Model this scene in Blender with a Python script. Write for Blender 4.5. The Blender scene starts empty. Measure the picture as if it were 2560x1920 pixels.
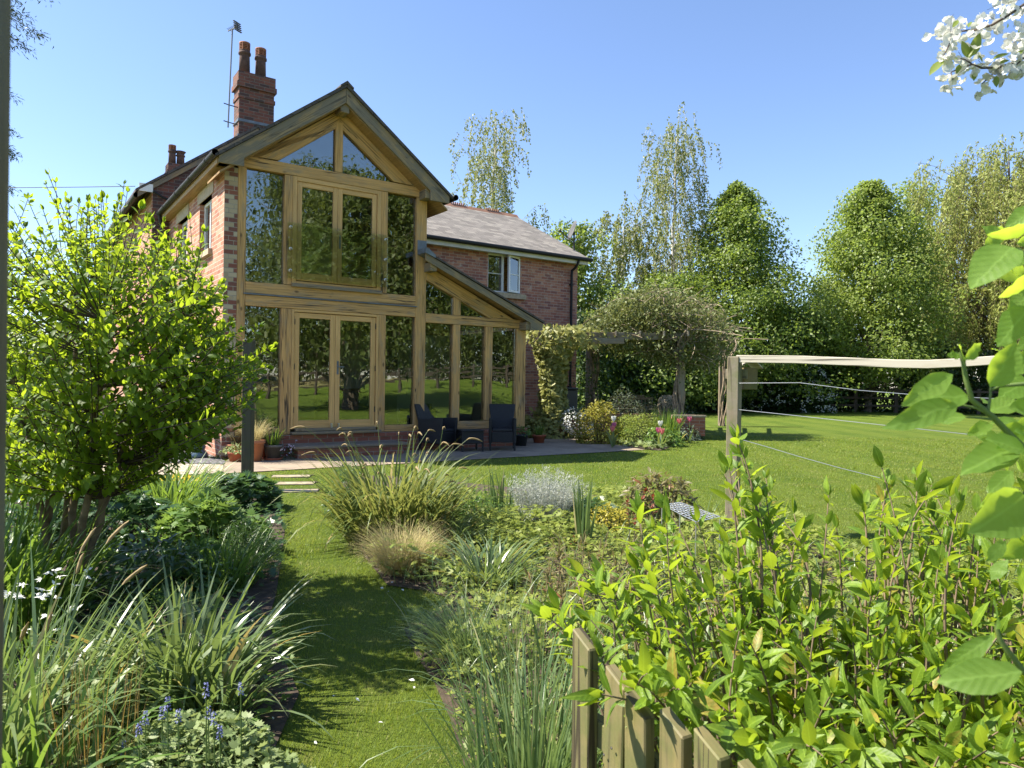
import bpy, math, random
import numpy as np
from mathutils import Matrix, Vector

S = bpy.context.scene
COL = S.collection
RS = np.random.RandomState(7)
random.seed(7)

# ------------------------------------------------------------------ camera
FPX, PITCH, ROLL, YAW, EYE = 1808.7, -.0036869, .0142775, .96375, 1.35
CF = np.array([0, math.cos(PITCH), math.sin(PITCH)])
_r = np.array([1., 0, 0]); _u = np.cross(_r, CF)
CR = math.cos(ROLL)*_r + math.sin(ROLL)*_u
CU = -math.sin(ROLL)*_r + math.cos(ROLL)*_u
CAM = np.array([0, 0, EYE])
cd = bpy.data.cameras.new('camera'); cam = bpy.data.objects.new('camera', cd); COL.objects.link(cam)
M = Matrix.Identity(4)
for i in range(3):
    M[i][0], M[i][1], M[i][2], M[i][3] = CR[i], CU[i], -CF[i], CAM[i]
cam.matrix_world = M
cd.sensor_width = 36; cd.sensor_fit = 'HORIZONTAL'; cd.lens = FPX/2560*36
cd.clip_start = .02; cd.clip_end = 2000
cd.dof.use_dof = True; cd.dof.focus_distance = 9.0; cd.dof.aperture_fstop = 13.0
S.camera = cam

# ------------------------------------------------------------------ sky, sun, exposure
SUN_EL, SUN_AZ = math.radians(52), math.radians(-88)      # azimuth from +Y, clockwise
w = bpy.data.worlds.new('World'); S.world = w; w.use_nodes = True
nt = w.node_tree; bg = nt.nodes['Background']
sky = nt.nodes.new('ShaderNodeTexSky'); sky.sky_type = 'NISHITA'; sky.sun_disc = False
sky.sun_elevation = SUN_EL; sky.sun_rotation = SUN_AZ % (2*math.pi)
sky.altitude = 60; sky.air_density = 1.0; sky.dust_density = .3; sky.ozone_density = 4.5
wb = nt.nodes.new('ShaderNodeMix'); wb.data_type = 'RGBA'; wb.blend_type = 'MULTIPLY'; wb.inputs['Factor'].default_value = 1; wb.inputs['B'].default_value = (1.03, .975, 1.0, 1)
nt.links.new(sky.outputs[0], wb.inputs['A']); nt.links.new(wb.outputs['Result'], bg.inputs[0]); bg.inputs[1].default_value = .10
sl = bpy.data.lights.new('sun', 'SUN'); sl.energy = 5.0; sl.angle = math.radians(.53); sl.color = (1, .93, .80)
so = bpy.data.objects.new('sun', sl); COL.objects.link(so)
sd = Vector((math.sin(SUN_AZ)*math.cos(SUN_EL), math.cos(SUN_AZ)*math.cos(SUN_EL), math.sin(SUN_EL)))
so.rotation_euler = sd.to_track_quat('Z', 'Y').to_euler(); so.location = (-20, 0, 30)
S.view_settings.view_transform = 'Standard'; S.view_settings.look = 'None'
S.view_settings.exposure = 1.38; S.view_settings.gamma = 1
cy = S.cycles
cy.max_bounces = 8; cy.diffuse_bounces = 3; cy.glossy_bounces = 4; cy.transmission_bounces = 6; cy.transparent_max_bounces = 12
S.render.filter_size = 1.1
cy.use_denoising = True; cy.sample_clamp_indirect = 6; cy.caustics_reflective = False; cy.caustics_refractive = False

# ------------------------------------------------------------------ measuring helpers (photo pixel -> point of the place)
def ray(x, y):
    return CR*(x-1280)/FPX - CU*(y-960)/FPX + CF
def G(x, y, z=0.):                       # where the sight line meets height z
    d = ray(x, y); return CAM + d*((z-EYE)/d[2])
def at(x, y, Y):                         # point at distance Y
    d = ray(x, y); return CAM + d*(Y/d[1])
QS = 2560/2212
def Gq(x, y, z=0.): return G(x*QS, y*QS, z)
def atq(x, y, Y): return at(x*QS, y*QS, Y)
HU = np.array([math.sin(YAW), math.cos(YAW), 0]); HW = np.array([-math.cos(YAW), math.sin(YAW), 0])
HO = at(606, 950, 12.0).copy(); HO[2] = 0
def L(u, w, z=0): return HO + HU*u + HW*w + np.array([0, 0, z])

# ------------------------------------------------------------------ object helpers
def tag(o, label=None, cat=None, group=None, kind=None):
    if label: o['label'] = label
    if cat: o['category'] = cat
    if group: o['group'] = group
    if kind: o['kind'] = kind
    return o
def empty(name, loc=(0, 0, 0), rz=0, label=None, cat=None, group=None):
    o = bpy.data.objects.new(name, None); COL.objects.link(o)
    o.location = loc; o.rotation_euler = (0, 0, rz); o.empty_display_size = .1
    return tag(o, label, cat, group)
def link(name, me, mat, parent=None, smooth=False, bevel=0):
    o = bpy.data.objects.new(name, me); COL.objects.link(o)
    if mat: me.materials.append(mat)
    if parent: o.parent = parent
    if smooth: me.polygons.foreach_set('use_smooth', np.ones(len(me.polygons), bool))
    if bevel:
        b = o.modifiers.new('bevel', 'BEVEL'); b.width = bevel; b.segments = 1; b.limit_method = 'ANGLE'
    return o
def tri_mesh(name, V, F, mat, parent=None, smooth=False, uv=None):
    V = np.asarray(V, np.float32); F = np.asarray(F, np.int32)
    me = bpy.data.meshes.new(name)
    me.vertices.add(len(V)); me.vertices.foreach_set('co', V.ravel())
    me.loops.add(F.size); me.loops.foreach_set('vertex_index', F.ravel())
    me.polygons.add(len(F)); me.polygons.foreach_set('loop_start', np.arange(0, F.size, 3, dtype=np.int32))
    if uv is not None:
        l = me.uv_layers.new(name='uv'); l.data.foreach_set('uv', np.asarray(uv, np.float32)[F.ravel()].ravel())
    me.update(calc_edges=True)
    return link(name, me, mat, parent, smooth)
class Acc:                               # collects triangle soups
    def __init__(s): s.V = []; s.F = []; s.n = 0; s.uv = []
    def add(s, V, F, uv=None):
        if len(V) == 0: return
        s.V.append(V); s.F.append(np.asarray(F)+s.n); s.n += len(V)
        if uv is not None: s.uv.append(uv)
    def build(s, name, mat, parent=None, smooth=False):
        if not s.V: return None
        return tri_mesh(name, np.concatenate(s.V), np.concatenate(s.F), mat, parent, smooth, np.concatenate(s.uv) if s.uv else None)
def nrm(v): return v/np.maximum(np.linalg.norm(v, axis=-1, keepdims=True), 1e-9)

class MB:                                # boxes, slabs and beams with metric UVs, one mesh
    def __init__(s): s.v = []; s.f = []; s.uv = []
    def face(s, pts, grain=None, off=(0, 0)):
        p = np.array(pts, float); n = np.zeros(3)
        for i in range(len(p)):
            a, b = p[i], p[(i+1) % len(p)]; n += np.cross(a, b)
        n = n/max(np.linalg.norm(n), 1e-12)
        if grain is not None:
            g = np.array(grain, float); g = g - n*(g@n)
            if np.linalg.norm(g) < .2: g = np.cross(n, [.3, .5, .8])
            g = g/np.linalg.norm(g); t = np.cross(n, g)
            uv = np.stack([p@t + off[0], p@g + off[1]], 1)
        else:
            t = np.array([1., 0, 0]) if abs(n[2]) > .97 else np.cross([0, 0, 1.], n)
            t = t/np.linalg.norm(t); b = np.cross(n, t)
            uv = np.stack([p@t, p@b], 1)
        k = len(s.v); s.v += [tuple(q) for q in p]; s.f.append(list(range(k, k+len(p)))); s.uv += [tuple(q) for q in uv]
    def hexa(s, c, grain=None):          # c: 8 corners, bottom 4 ccw then top 4
        off = (random.uniform(0, 40), random.uniform(0, 40)) if grain is not None else (0, 0)
        for q in ((3, 2, 1, 0), (4, 5, 6, 7), (0, 1, 5, 4), (1, 2, 6, 5), (2, 3, 7, 6), (3, 0, 4, 7)):
            s.face([c[i] for i in q], grain, off)
        return s
    def box(s, x0, x1, y0, y1, z0, z1, grain=None):
        return s.hexa([(x0, y0, z0), (x1, y0, z0), (x1, y1, z0), (x0, y1, z0), (x0, y0, z1), (x1, y0, z1), (x1, y1, z1), (x0, y1, z1)], grain)
    def slab(s, poly, w0, w1, grain=None, ax='y'):   # poly in (x,z), ccw seen from -y; thickness w0..w1 (ax x: poly in (y,z))
        off = (random.uniform(0, 40), random.uniform(0, 40)) if grain is not None else (0, 0)
        mk = (lambda a, b, w: (a, w, b)) if ax == 'y' else (lambda a, b, w: (w, a, b))
        A = [mk(a, b, w0) for a, b in poly]; B = [mk(a, b, w1) for a, b in poly]
        if ax == 'x': A, B = B, A
        s.face(A, grain, off); s.face(B[::-1], grain, off)
        for i in range(len(A)):
            j = (i+1) % len(A); s.face([A[i], B[i], B[j], A[j]], grain, off)
        return s
    def beam(s, p0, p1, a, b, up=(0, 0, 1), wood=True):
        p0, p1 = np.array(p0, float), np.array(p1, float); d = p1-p0; d = d/np.linalg.norm(d)
        x = np.cross(d, up); x = x/np.linalg.norm(x); y = np.cross(x, d)
        c = [p + x*a/2*i + y*b/2*j for p in (p0, p1) for i, j in ((-1, -1), (1, -1), (1, 1), (-1, 1))]
        return s.hexa(c, d if wood else None)
    def build(s, name, mat, parent=None, bevel=0, smooth=False):
        me = bpy.data.meshes.new(name); me.from_pydata(s.v, [], s.f)
        l = me.uv_layers.new(name='uv'); l.data.foreach_set('uv', np.array(s.uv, np.float32).ravel())
        if bevel:                         # weld so the bevel works
            import bmesh
            bm = bmesh.new(); bm.from_mesh(me); bmesh.ops.remove_doubles(bm, verts=bm.verts, dist=1e-5); bm.to_mesh(me); bm.free()
        me.update()
        return link(name, me, mat, parent, smooth, bevel)

def tube_np(P, R, sides=6):
    P = np.asarray(P, float); R = np.broadcast_to(np.asarray(R, float), (len(P),)); n = len(P)
    T = nrm(np.gradient(P, axis=0)); ref = np.array([.31, .22, .93]) if abs(T[0] @ [.31, .22, .93]) < .9 else np.array([1., 0, 0])
    X = nrm(np.cross(T, ref)); Y = np.cross(T, X)
    a = np.arange(sides)*2*math.pi/sides
    V = (P[:, None] + R[:, None, None]*(X[:, None]*np.cos(a)[None, :, None] + Y[:, None]*np.sin(a)[None, :, None])).reshape(-1, 3)
    i = np.arange(n-1)[:, None]*sides; j = np.arange(sides)[None]; k = (j+1) % sides
    q = np.stack([i+j, i+k, i+sides+k, i+sides+j], -1).reshape(-1, 4)
    return V, np.concatenate([q[:, :3], q[:, [0, 2, 3]]])
def lathe(prof, n=24, c=(0, 0, 0), cap=True):
    pr = np.array(prof, float); a = np.arange(n)*2*math.pi/n; m = len(pr)
    V = np.stack([pr[:, :1]*np.cos(a), pr[:, :1]*np.sin(a), np.repeat(pr[:, 1:], n, 1)], -1).reshape(-1, 3)+np.array(c)
    i = np.arange(m-1)[:, None]*n; j = np.arange(n)[None]; k = (j+1) % n
    q = np.stack([i+j, i+k, i+n+k, i+n+j], -1).reshape(-1, 4)
    return V, np.concatenate([q[:, :3], q[:, [0, 2, 3]]])
def bez(p0, p1, p2, n=8):
    t = np.linspace(0, 1, n)[:, None]; return (1-t)**2*p0 + 2*t*(1-t)*p1 + t*t*p2
def sheet(name, pts, z, mat, label=None, kind='structure'):
    me = bpy.data.meshes.new(name); me.from_pydata([(p[0], p[1], z) for p in pts], [], [list(range(len(pts)))]); me.update()
    ul = me.uv_layers.new(name='uv')
    for lp in me.loops:
        v = me.vertices[lp.vertex_index].co; ul.data[lp.index].uv = ((v.x-HO[0])*HU[0]+(v.y-HO[1])*HU[1], (v.x-HO[0])*HW[0]+(v.y-HO[1])*HW[1])
    if me.polygons[0].normal.z < 0: me.flip_normals()
    return tag(link(name, me, mat), kind=kind)
def inpoly(X, Y, poly):
    r = np.zeros(X.shape, bool); n = len(poly)
    for i in range(n):
        x0, y0 = poly[i][:2]; x1, y1 = poly[(i+1) % n][:2]
        c = ((y0 > Y) != (y1 > Y)) & (X < (x1-x0)*(Y-y0)/((y1-y0) if y1 != y0 else 1e-9) + x0); r ^= c
    return r

# ------------------------------------------------------------------ materials
def newmat(name):
    m = bpy.data.materials.new(name); m.use_nodes = True; nt = m.node_tree
    b = nt.nodes['Principled BSDF']; return m, nt, b, nt.nodes['Material Output']
def nd(nt, typ, **kw):
    n = nt.nodes.new(typ)
    for k, v in kw.items():
        if k in n.inputs.keys(): n.inputs[k].default_value = v
        else: setattr(n, k, v)
    return n
def ramp(nt, src, stops, interp='LINEAR'):
    r = nt.nodes.new('ShaderNodeValToRGB'); r.color_ramp.interpolation = interp; e = r.color_ramp.elements
    while len(e) < len(stops): e.new(.5)
    for i, (p, c) in enumerate(stops):
        e[i].position = p; e[i].color = (c, c, c, 1) if not isinstance(c, tuple) else (*c, 1)
    nt.links.new(src, r.inputs[0]); return r.outputs[0]
def mix(nt, a, b, fac, mode='MIX'):
    m = nt.nodes.new('ShaderNodeMix'); m.data_type = 'RGBA'; m.blend_type = mode
    for s, v in ((m.inputs['Factor'], fac), (m.inputs['A'], a), (m.inputs['B'], b)):
        if isinstance(v, (int, float)): s.default_value = v
        elif isinstance(v, tuple): s.default_value = (*v, 1)
        else: nt.links.new(v, s)
    return m.outputs['Result']
def noise(nt, vec, scale, detail=4, rough=.55, dist=0):
    n = nd(nt, 'ShaderNodeTexNoise', Scale=scale, Detail=detail, Roughness=rough, Distortion=dist)
    if vec is not None: nt.links.new(vec, n.inputs['Vector'])
    return n.outputs['Fac']
def mapping(nt, vec, sc):
    m = nt.nodes.new('ShaderNodeMapping'); m.inputs['Scale'].default_value = sc; nt.links.new(vec, m.inputs[0]); return m.outputs[0]
def coord(nt, kind='Object'): return nt.nodes.new('ShaderNodeTexCoord').outputs[kind]
def bump(nt, h, b, strength=.3, dist=.01):
    n = nd(nt, 'ShaderNodeBump', Strength=strength, Distance=dist); nt.links.new(h, n.inputs['Height']); nt.links.new(n.outputs[0], b.inputs['Normal'])
def plain(name, col, rough=.5, metal=0, nscale=0, namt=.3, bmp=0):
    m, nt, b, o = newmat(name); b.inputs['Roughness'].default_value = rough; b.inputs['Metallic'].default_value = metal
    if nscale:
        f = noise(nt, coord(nt), nscale, 5)
        nt.links.new(ramp(nt, f, [(.3, tuple(c*(1-namt) for c in col)), (.7, tuple(min(1, c*(1+namt)) for c in col))]), b.inputs['Base Color'])
        if bmp: bump(nt, f, b, .5, bmp)
    else: b.inputs['Base Color'].default_value = (*col, 1)
    return m
def wood(name, c1, c2, grey=None, greyamt=0., rough=.7, crack=.5, knots=True, moss=None, gs=38):
    m, nt, b, o = newmat(name); uv = coord(nt, 'UV')
    g = noise(nt, mapping(nt, uv, (gs, gs*.042, 1)), 1, 6, .6, .4)
    col = ramp(nt, g, [(.3, c2), (.52, c1), (.75, tuple(min(1, c*1.25) for c in c1))])
    big = noise(nt, mapping(nt, uv, (5, .7, 1)), 1, 3)
    col = mix(nt, col, tuple(c*.62 for c in c1), ramp(nt, big, [(.45, 0.), (.75, .6)]))
    if grey:
        gn = noise(nt, mapping(nt, uv, (9, 2.2, 1)), 1, 6, .65)
        col = mix(nt, col, grey, ramp(nt, gn, [(max(0, .62-greyamt*.5), 0.), (max(.08, .78-greyamt*.5), 1.)]))
    if moss:
        mn = noise(nt, coord(nt), 6, 5, .7); col = mix(nt, col, moss, ramp(nt, mn, [(.42, 0.), (.62, .75)]))
    cr = noise(nt, mapping(nt, uv, (16, .42, 1)), 1, 2, .5, 1.2)
    crk = ramp(nt, cr, [(.470, 0.), (.490, 1.), (.510, 1.), (.530, 0.)])
    gate = ramp(nt, noise(nt, mapping(nt, uv, (3, .8, 1)), 1, 2), [(.44, 0.), (.54, crack)])
    cm = nt.nodes.new('ShaderNodeMath'); cm.operation = 'MULTIPLY'; nt.links.new(crk, cm.inputs[0]); nt.links.new(gate, cm.inputs[1])
    col = mix(nt, col, (.03, .02, .012), cm.outputs[0])
    if knots:
        vo = nd(nt, 'ShaderNodeTexVoronoi', Scale=1.0); nt.links.new(mapping(nt, uv, (4.2, 2.1, 1)), vo.inputs['Vector'])
        col = mix(nt, col, (.07, .035, .015), ramp(nt, vo.outputs['Distance'], [(.05, .75), (.11, 0.)]))
    nt.links.new(col, b.inputs['Base Color']); b.inputs['Roughness'].default_value = rough
    bump(nt, g, b, .25, .004); return m
def brick(name, cols, mortar, bw=.225, bh=.075, ms=.011, patch=None, patchamt=.0, rough=.9, dark=None, bmp=.6, interp='CONSTANT'):
    m, nt, b, o = newmat(name); uv = coord(nt, 'UV')
    wob = noise(nt, uv, 9, 2); wv = nd(nt, 'ShaderNodeVectorMath', operation='MULTIPLY_ADD')
    n3 = nd(nt, 'ShaderNodeTexNoise', Scale=7.); nt.links.new(uv, n3.inputs['Vector'])
    nt.links.new(n3.outputs['Color'], wv.inputs[0]); wv.inputs[1].default_value = (.008, .008, 0); nt.links.new(uv, wv.inputs[2])
    t = nd(nt, 'ShaderNodeTexBrick', Color1=(0, 0, 0, 1), Color2=(1, 1, 1, 1), Mortar=(0, 0, 0, 1), Scale=1.)
    t.inputs['Mortar Size'].default_value = ms*.5; t.inputs['Mortar Smooth'].default_value = .2; t.inputs['Bias'].default_value = 0
    t.inputs['Brick Width'].default_value = bw; t.inputs['Row Height'].default_value = bh
    nt.links.new(wv.outputs[0], t.inputs['Vector'])
    k = len(cols); col = ramp(nt, t.outputs['Color'], [(i/k if interp == 'CONSTANT' else i/(k-1), c) for i, c in enumerate(cols)], interp)
    f1 = noise(nt, uv, 22, 5, .7)
    col = mix(nt, col, (.5, .5, .5), ramp(nt, f1, [(.35, .0), (.8, .28)]), 'OVERLAY')
    if dark: col = mix(nt, col, dark, ramp(nt, noise(nt, uv, 2.2, 4, .65), [(.48, 0.), (.72, .7)]))
    if patch: col = mix(nt, col, patch, ramp(nt, noise(nt, uv, 4.5, 6, .78), [(.62-patchamt, 0.), (.72-patchamt, .75)]))
    mc = mix(nt, mortar, tuple(c*.6 for c in mortar), ramp(nt, noise(nt, uv, 12, 4), [(.4, 0.), (.7, .8)]))
    col = mix(nt, col, mc, t.outputs['Fac'])
    nt.links.new(col, b.inputs['Base Color']); b.inputs['Roughness'].default_value = rough
    inv = nt.nodes.new('ShaderNodeMath'); inv.operation = 'SUBTRACT'; inv.inputs[0].default_value = 1; nt.links.new(t.outputs['Fac'], inv.inputs[1])
    ad = nt.nodes.new('ShaderNodeMath'); ad.operation = 'MULTIPLY_ADD'; nt.links.new(f1, ad.inputs[0]); ad.inputs[1].default_value = .35; nt.links.new(inv.outputs[0], ad.inputs[2])
    bump(nt, ad.outputs[0], b, bmp, .008); return m
def leafmat(name, c1, c2, trans=.4, tcol=None, rough=.45, spec=.4, vein=False, third=None, patch=None):
    m, nt, b, o = newmat(name); geo = nt.nodes.new('ShaderNodeNewGeometry')
    rn = geo.outputs['Random Per Island']
    st = [(0., c1), (.85, c2)] if third is None else [(0., c1), (.7, c2), (.93, c2), (.97, third)]
    col = ramp(nt, rn, st)
    if patch:
        col = mix(nt, col, patch[0], ramp(nt, noise(nt, coord(nt), patch[1], 4, .65), [(patch[2], 0.), (patch[2]+.16, patch[3])]))
    if vein:
        uv = coord(nt, 'UV'); sp = nt.nodes.new('ShaderNodeSeparateXYZ'); nt.links.new(uv, sp.inputs[0])
        ab = nd(nt, 'ShaderNodeMath', operation='ABSOLUTE'); nt.links.new(sp.outputs[1], ab.inputs[0])
        mid = ramp(nt, ab.outputs[0], [(.0, .55), (.014, .3), (.026, 0.)])
        ma = nd(nt, 'ShaderNodeMath', operation='MULTIPLY_ADD'); nt.links.new(ab.outputs[0], ma.inputs[0]); ma.inputs[1].default_value = -1.1; nt.links.new(sp.outputs[0], ma.inputs[2])
        mm = nd(nt, 'ShaderNodeMath', operation='MULTIPLY'); nt.links.new(ma.outputs[0], mm.inputs[0]); mm.inputs[1].default_value = 48.
        sn = nd(nt, 'ShaderNodeMath', operation='SINE'); nt.links.new(mm.outputs[0], sn.inputs[0])
        vs = ramp(nt, sn.outputs[0], [(.7, 0.), (1., .10)])
        mx = nd(nt, 'ShaderNodeMath', operation='MAXIMUM'); nt.links.new(mid, mx.inputs[0]); nt.links.new(vs, mx.inputs[1])
        col = mix(nt, col, tuple(min(1, c*1.5+.02) for c in c2), mx.outputs[0])
        bump(nt, sn.outputs[0], b, .12, .0012)
    nt.links.new(col, b.inputs['Base Color']); b.inputs['Roughness'].default_value = rough; b.inputs['Specular IOR Level'].default_value = spec
    tr = nt.nodes.new('ShaderNodeBsdfTranslucent')
    tc = tcol or tuple(min(1, c*k) for c, k in zip(c2, (2.2, 2.0, .9)))
    nt.links.new(mix(nt, col, tc, .75), tr.inputs[0])
    ms = nt.nodes.new('ShaderNodeMixShader'); ms.inputs[0].default_value = trans
    nt.links.new(b.outputs[0], ms.inputs[1]); nt.links.new(tr.outputs[0], ms.inputs[2]); nt.links.new(ms.outputs[0], o.inputs[0])
    return m
def glassmat(name, tint, refl, wavy=.0, rough=0., gcol=(.95, .97, .96)):
    m, nt, b, o = newmat(name); nt.nodes.remove(b)
    tr = nd(nt, 'ShaderNodeBsdfTransparent', Color=(*tint, 1)); gl = nd(nt, 'ShaderNodeBsdfGlossy', Color=(*gcol, 1), Roughness=rough)
    fr = nd(nt, 'ShaderNodeFresnel', IOR=1.5); ad = nd(nt, 'ShaderNodeMath', operation='ADD', use_clamp=True)
    nt.links.new(fr.outputs[0], ad.inputs[0]); ad.inputs[1].default_value = refl
    if wavy:
        n = noise(nt, mapping(nt, coord(nt), (1, 1, 2.2)), 1.6, 2, .4); bp = nd(nt, 'ShaderNodeBump', Strength=wavy, Distance=.02)
        nt.links.new(n, bp.inputs['Height']); nt.links.new(bp.outputs[0], gl.inputs['Normal'])
    ms = nt.nodes.new('ShaderNodeMixShader'); nt.links.new(ad.outputs[0], ms.inputs[0]); nt.links.new(tr.outputs[0], ms.inputs[1]); nt.links.new(gl.outputs[0], ms.inputs[2])
    nt.links.new(ms.outputs[0], o.inputs[0]); return m

MT = {}
MT['oak'] = wood('oak', (.60, .345, .125), (.38, .205, .07), grey=(.40, .27, .145), greyamt=.25, crack=.9)
MT['oakdoor'] = wood('oak_joinery', (.66, .395, .15), (.52, .30, .10), crack=.0, knots=False, rough=.55)
MT['oakgrey'] = wood('oak_weathered', (.36, .25, .12), (.21, .14, .07), grey=(.20, .165, .115), greyamt=.5, crack=.6)
MT['board'] = wood('soffit_boards', (.34, .21, .085), (.24, .14, .055), crack=.2)
MT['post'] = wood('garden_timber', (.235, .185, .11), (.13, .10, .06), grey=(.215, .18, .125), greyamt=.5, crack=.6, moss=(.13, .14, .05))
MT['picket'] = wood('picket_timber', (.23, .18, .065), (.145, .11, .038), grey=(.17, .14, .065), greyamt=.5, crack=.9, moss=(.10, .115, .03), gs=110)
MT['rail'] = wood('pale_rail', (.43, .37, .255), (.22, .18, .12), grey=(.52, .47, .37), greyamt=.7, crack=1., gs=80)
MT['darkpost'] = wood('darkened_timber', (.085, .068, .045), (.05, .04, .028), crack=.5, moss=(.06, .065, .025))  # timber darkened: shade of shrub and twigs on the post put into the colour
MT['pergola'] = wood('pergola_timber', (.22, .17, .11), (.12, .09, .06), grey=(.2, .18, .14), greyamt=.4, crack=.4)
MT['brick'] = brick('brick_new', [(.37, .155, .095), (.45, .22, .14), (.31, .12, .075), (.48, .27, .18), (.40, .18, .115)], (.60, .51, .42), patch=(.52, .40, .29), patchamt=-.02)
MT['quoin'] = brick('brick_quoin', [(.23, .085, .06), (.46, .36, .235), (.27, .10, .065), (.50, .40, .27), (.20, .085, .065), (.42, .32, .2)], (.38, .33, .26), bw=.165)
MT['brickwing'] = brick('brick_reclaimed', [(.42, .18, .115), (.35, .135, .09), (.48, .235, .145), (.27, .11, .085), (.44, .20, .13)], (.48, .40, .33), patch=(.52, .46, .39), patchamt=.05, dark=(.22, .10, .07))
MT['brickold'] = brick('brick_old', [(.17, .062, .045), (.12, .05, .04), (.20, .075, .05), (.085, .045, .04)], (.19, .165, .14), dark=(.06, .047, .04))
MT['brickplinth'] = brick('brick_plinth', [(.29, .10, .065), (.34, .13, .08), (.25, .085, .055)], (.36, .30, .25))
MT['slate'] = brick('roof_slates', [(.15, .132, .112), (.21, .187, .16), (.18, .16, .137), (.25, .225, .19)], (.055, .05, .048), bw=.28, bh=.17, ms=.008, patch=(.40, .36, .32), patchamt=-.03, rough=.75, dark=(.13, .12, .10), bmp=.8)
MT['slatedark'] = brick('roof_tiles_dark', [(.07, .06, .055), (.10, .085, .075), (.085, .07, .065)], (.02, .02, .02), bw=.25, bh=.16, ms=.008, rough=.8, bmp=.8)
MT['patio'] = brick('patio_slabs', [(.235, .185, .13), (.29, .23, .165), (.20, .16, .115), (.26, .205, .15)], (.36, .285, .2), bw=.92, bh=.6, ms=.03, dark=(.13, .105, .08), rough=.9, bmp=.4)
MT['ridge'] = plain('ridge_tile', (.24, .12, .075), .85, nscale=8)
MT['paver'] = plain('turf_paver', (.30, .25, .17), .95, nscale=9, namt=.35, bmp=.004)
MT['stone'] = plain('sandstone', (.42, .34, .235), .9, nscale=14, namt=.2, bmp=.003)
MT['lead'] = plain('lead', (.16, .18, .21), .5, .3, nscale=7)
MT['black'] = plain('black_plastic', (.010, .010, .011), .65)
MT['upvc'] = plain('white_upvc', (.78, .78, .76), .35)
MT['fascia'] = plain('painted_fascia', (.60, .58, .52), .6, nscale=4, namt=.12)
MT['oakfascia'] = wood('oak_fascia', (.38, .25, .12), (.26, .16, .07), crack=.2)
MT['curtain'] = plain('curtain', (.30, .28, .25), .9)
MT['room'] = plain('room_plaster', (.55, .50, .43), .9)
MT['roomfloor'] = plain('room_floor', (.34, .23, .14), .5)
MT['roomdark'] = plain('dark_furniture', (.03, .025, .022), .6)
MT['paleobj'] = plain('pale_plaster', (.55, .55, .5), .7)
MT['glass'] = glassmat('window_glass', (.80, .85, .80), .13, wavy=.06)
MT['glassb'] = glassmat('balustrade_glass', (.93, .97, .90), .02)
MT['metal'] = plain('galvanised', (.22, .23, .24), .5, .6)
MT['bolt'] = plain('satin_steel', (.62, .62, .6), .35, .7)
MT['iron'] = plain('dark_iron', (.06, .055, .05), .5, .6)
MT['greymetal'] = plain('dish_grey', (.085, .085, .088), .7, .0)
MT['terra'] = plain('terracotta', (.42, .17, .085), .85, nscale=6, namt=.25)
MT['terrared'] = plain('terracotta_red', (.36, .10, .05), .8, nscale=6, namt=.25)
MT['potgrey'] = plain('grey_glaze', (.11, .105, .095), .5, nscale=5, namt=.3)
MT['chpot'] = plain('chimney_clay_sooty', (.10, .055, .045), .85, nscale=6, namt=.45)
MT['chcowl'] = plain('chimney_clay', (.27, .11, .065), .85, nscale=9, namt=.3)
MT['blueglaze'] = plain('blue_glaze', (.10, .15, .19), .3, nscale=5, namt=.3)
MT['bin'] = plain('dark_grey_plastic', (.03, .035, .04), .45)
MT['wire'] = plain('plain_wire', (.62, .62, .62), .3, .8)
MT['bark'] = plain('bark', (.13, .10, .07), .95, nscale=11, namt=.45, bmp=.01)
MT['stem'] = plain('shrub_stem', (.16, .115, .07), .9, nscale=20, namt=.4)
MT['stemdark'] = plain('shrub_stem_dark', (.075, .055, .04), .9, nscale=20, namt=.4)
MT['twig'] = plain('dry_twigs', (.30, .235, .165), .9, nscale=3, namt=.4)
MT['vine'] = plain('vine_wood', (.22, .17, .115), .9, nscale=9, namt=.4)
MT['birch'] = plain('birch_bark', (.50, .47, .42), .8, nscale=5, namt=.45)
MT['soil'] = plain('garden_soil', (.055, .038, .026), 1., nscale=24, namt=.6, bmp=.02)
def rattan():
    m, nt, b, o = newmat('rattan_weave'); t = nd(nt, 'ShaderNodeTexBrick', Color1=(.010, .010, .012, 1), Color2=(.022, .022, .025, 1), Mortar=(.004, .004, .005, 1), Scale=1.)
    t.inputs['Brick Width'].default_value = .03; t.inputs['Row Height'].default_value = .012; t.inputs['Mortar Size'].default_value = .002
    nt.links.new(coord(nt, 'UV'), t.inputs['Vector']); nt.links.new(t.outputs['Color'], b.inputs['Base Color']); b.inputs['Roughness'].default_value = .5
    inv = nd(nt, 'ShaderNodeMath', operation='SUBTRACT'); inv.inputs[0].default_value = 1; nt.links.new(t.outputs['Fac'], inv.inputs[1]); bump(nt, inv.outputs[0], b, .6, .004); return m
MT['rattan'] = rattan()
def gravelmat(name, cols, scale):
    m, nt, b, o = newmat(name); c = coord(nt); v = nd(nt, 'ShaderNodeTexVoronoi', Scale=scale); nt.links.new(c, v.inputs['Vector'])
    sp = nt.nodes.new('ShaderNodeSeparateColor'); nt.links.new(v.outputs['Color'], sp.inputs[0])
    k = len(cols); col = ramp(nt, sp.outputs[0], [(i/k, q) for i, q in enumerate(cols)], 'CONSTANT')
    col = mix(nt, col, (.05, .04, .03), ramp(nt, v.outputs['Distance'], [(.45, 0.), (.75, .7)]))
    nt.links.new(col, b.inputs['Base Color']); b.inputs['Roughness'].default_value = .9
    inv = nd(nt, 'ShaderNodeMath', operation='SUBTRACT'); inv.inputs[0].default_value = 1; nt.links.new(v.outputs['Distance'], inv.inputs[1]); bump(nt, inv.outputs[0], b, 1., .02); return m
MT['gravel'] = gravelmat('pale_gravel', [(.50, .43, .32), (.42, .34, .24), (.56, .50, .40), (.35, .28, .2)], 26)
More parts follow.
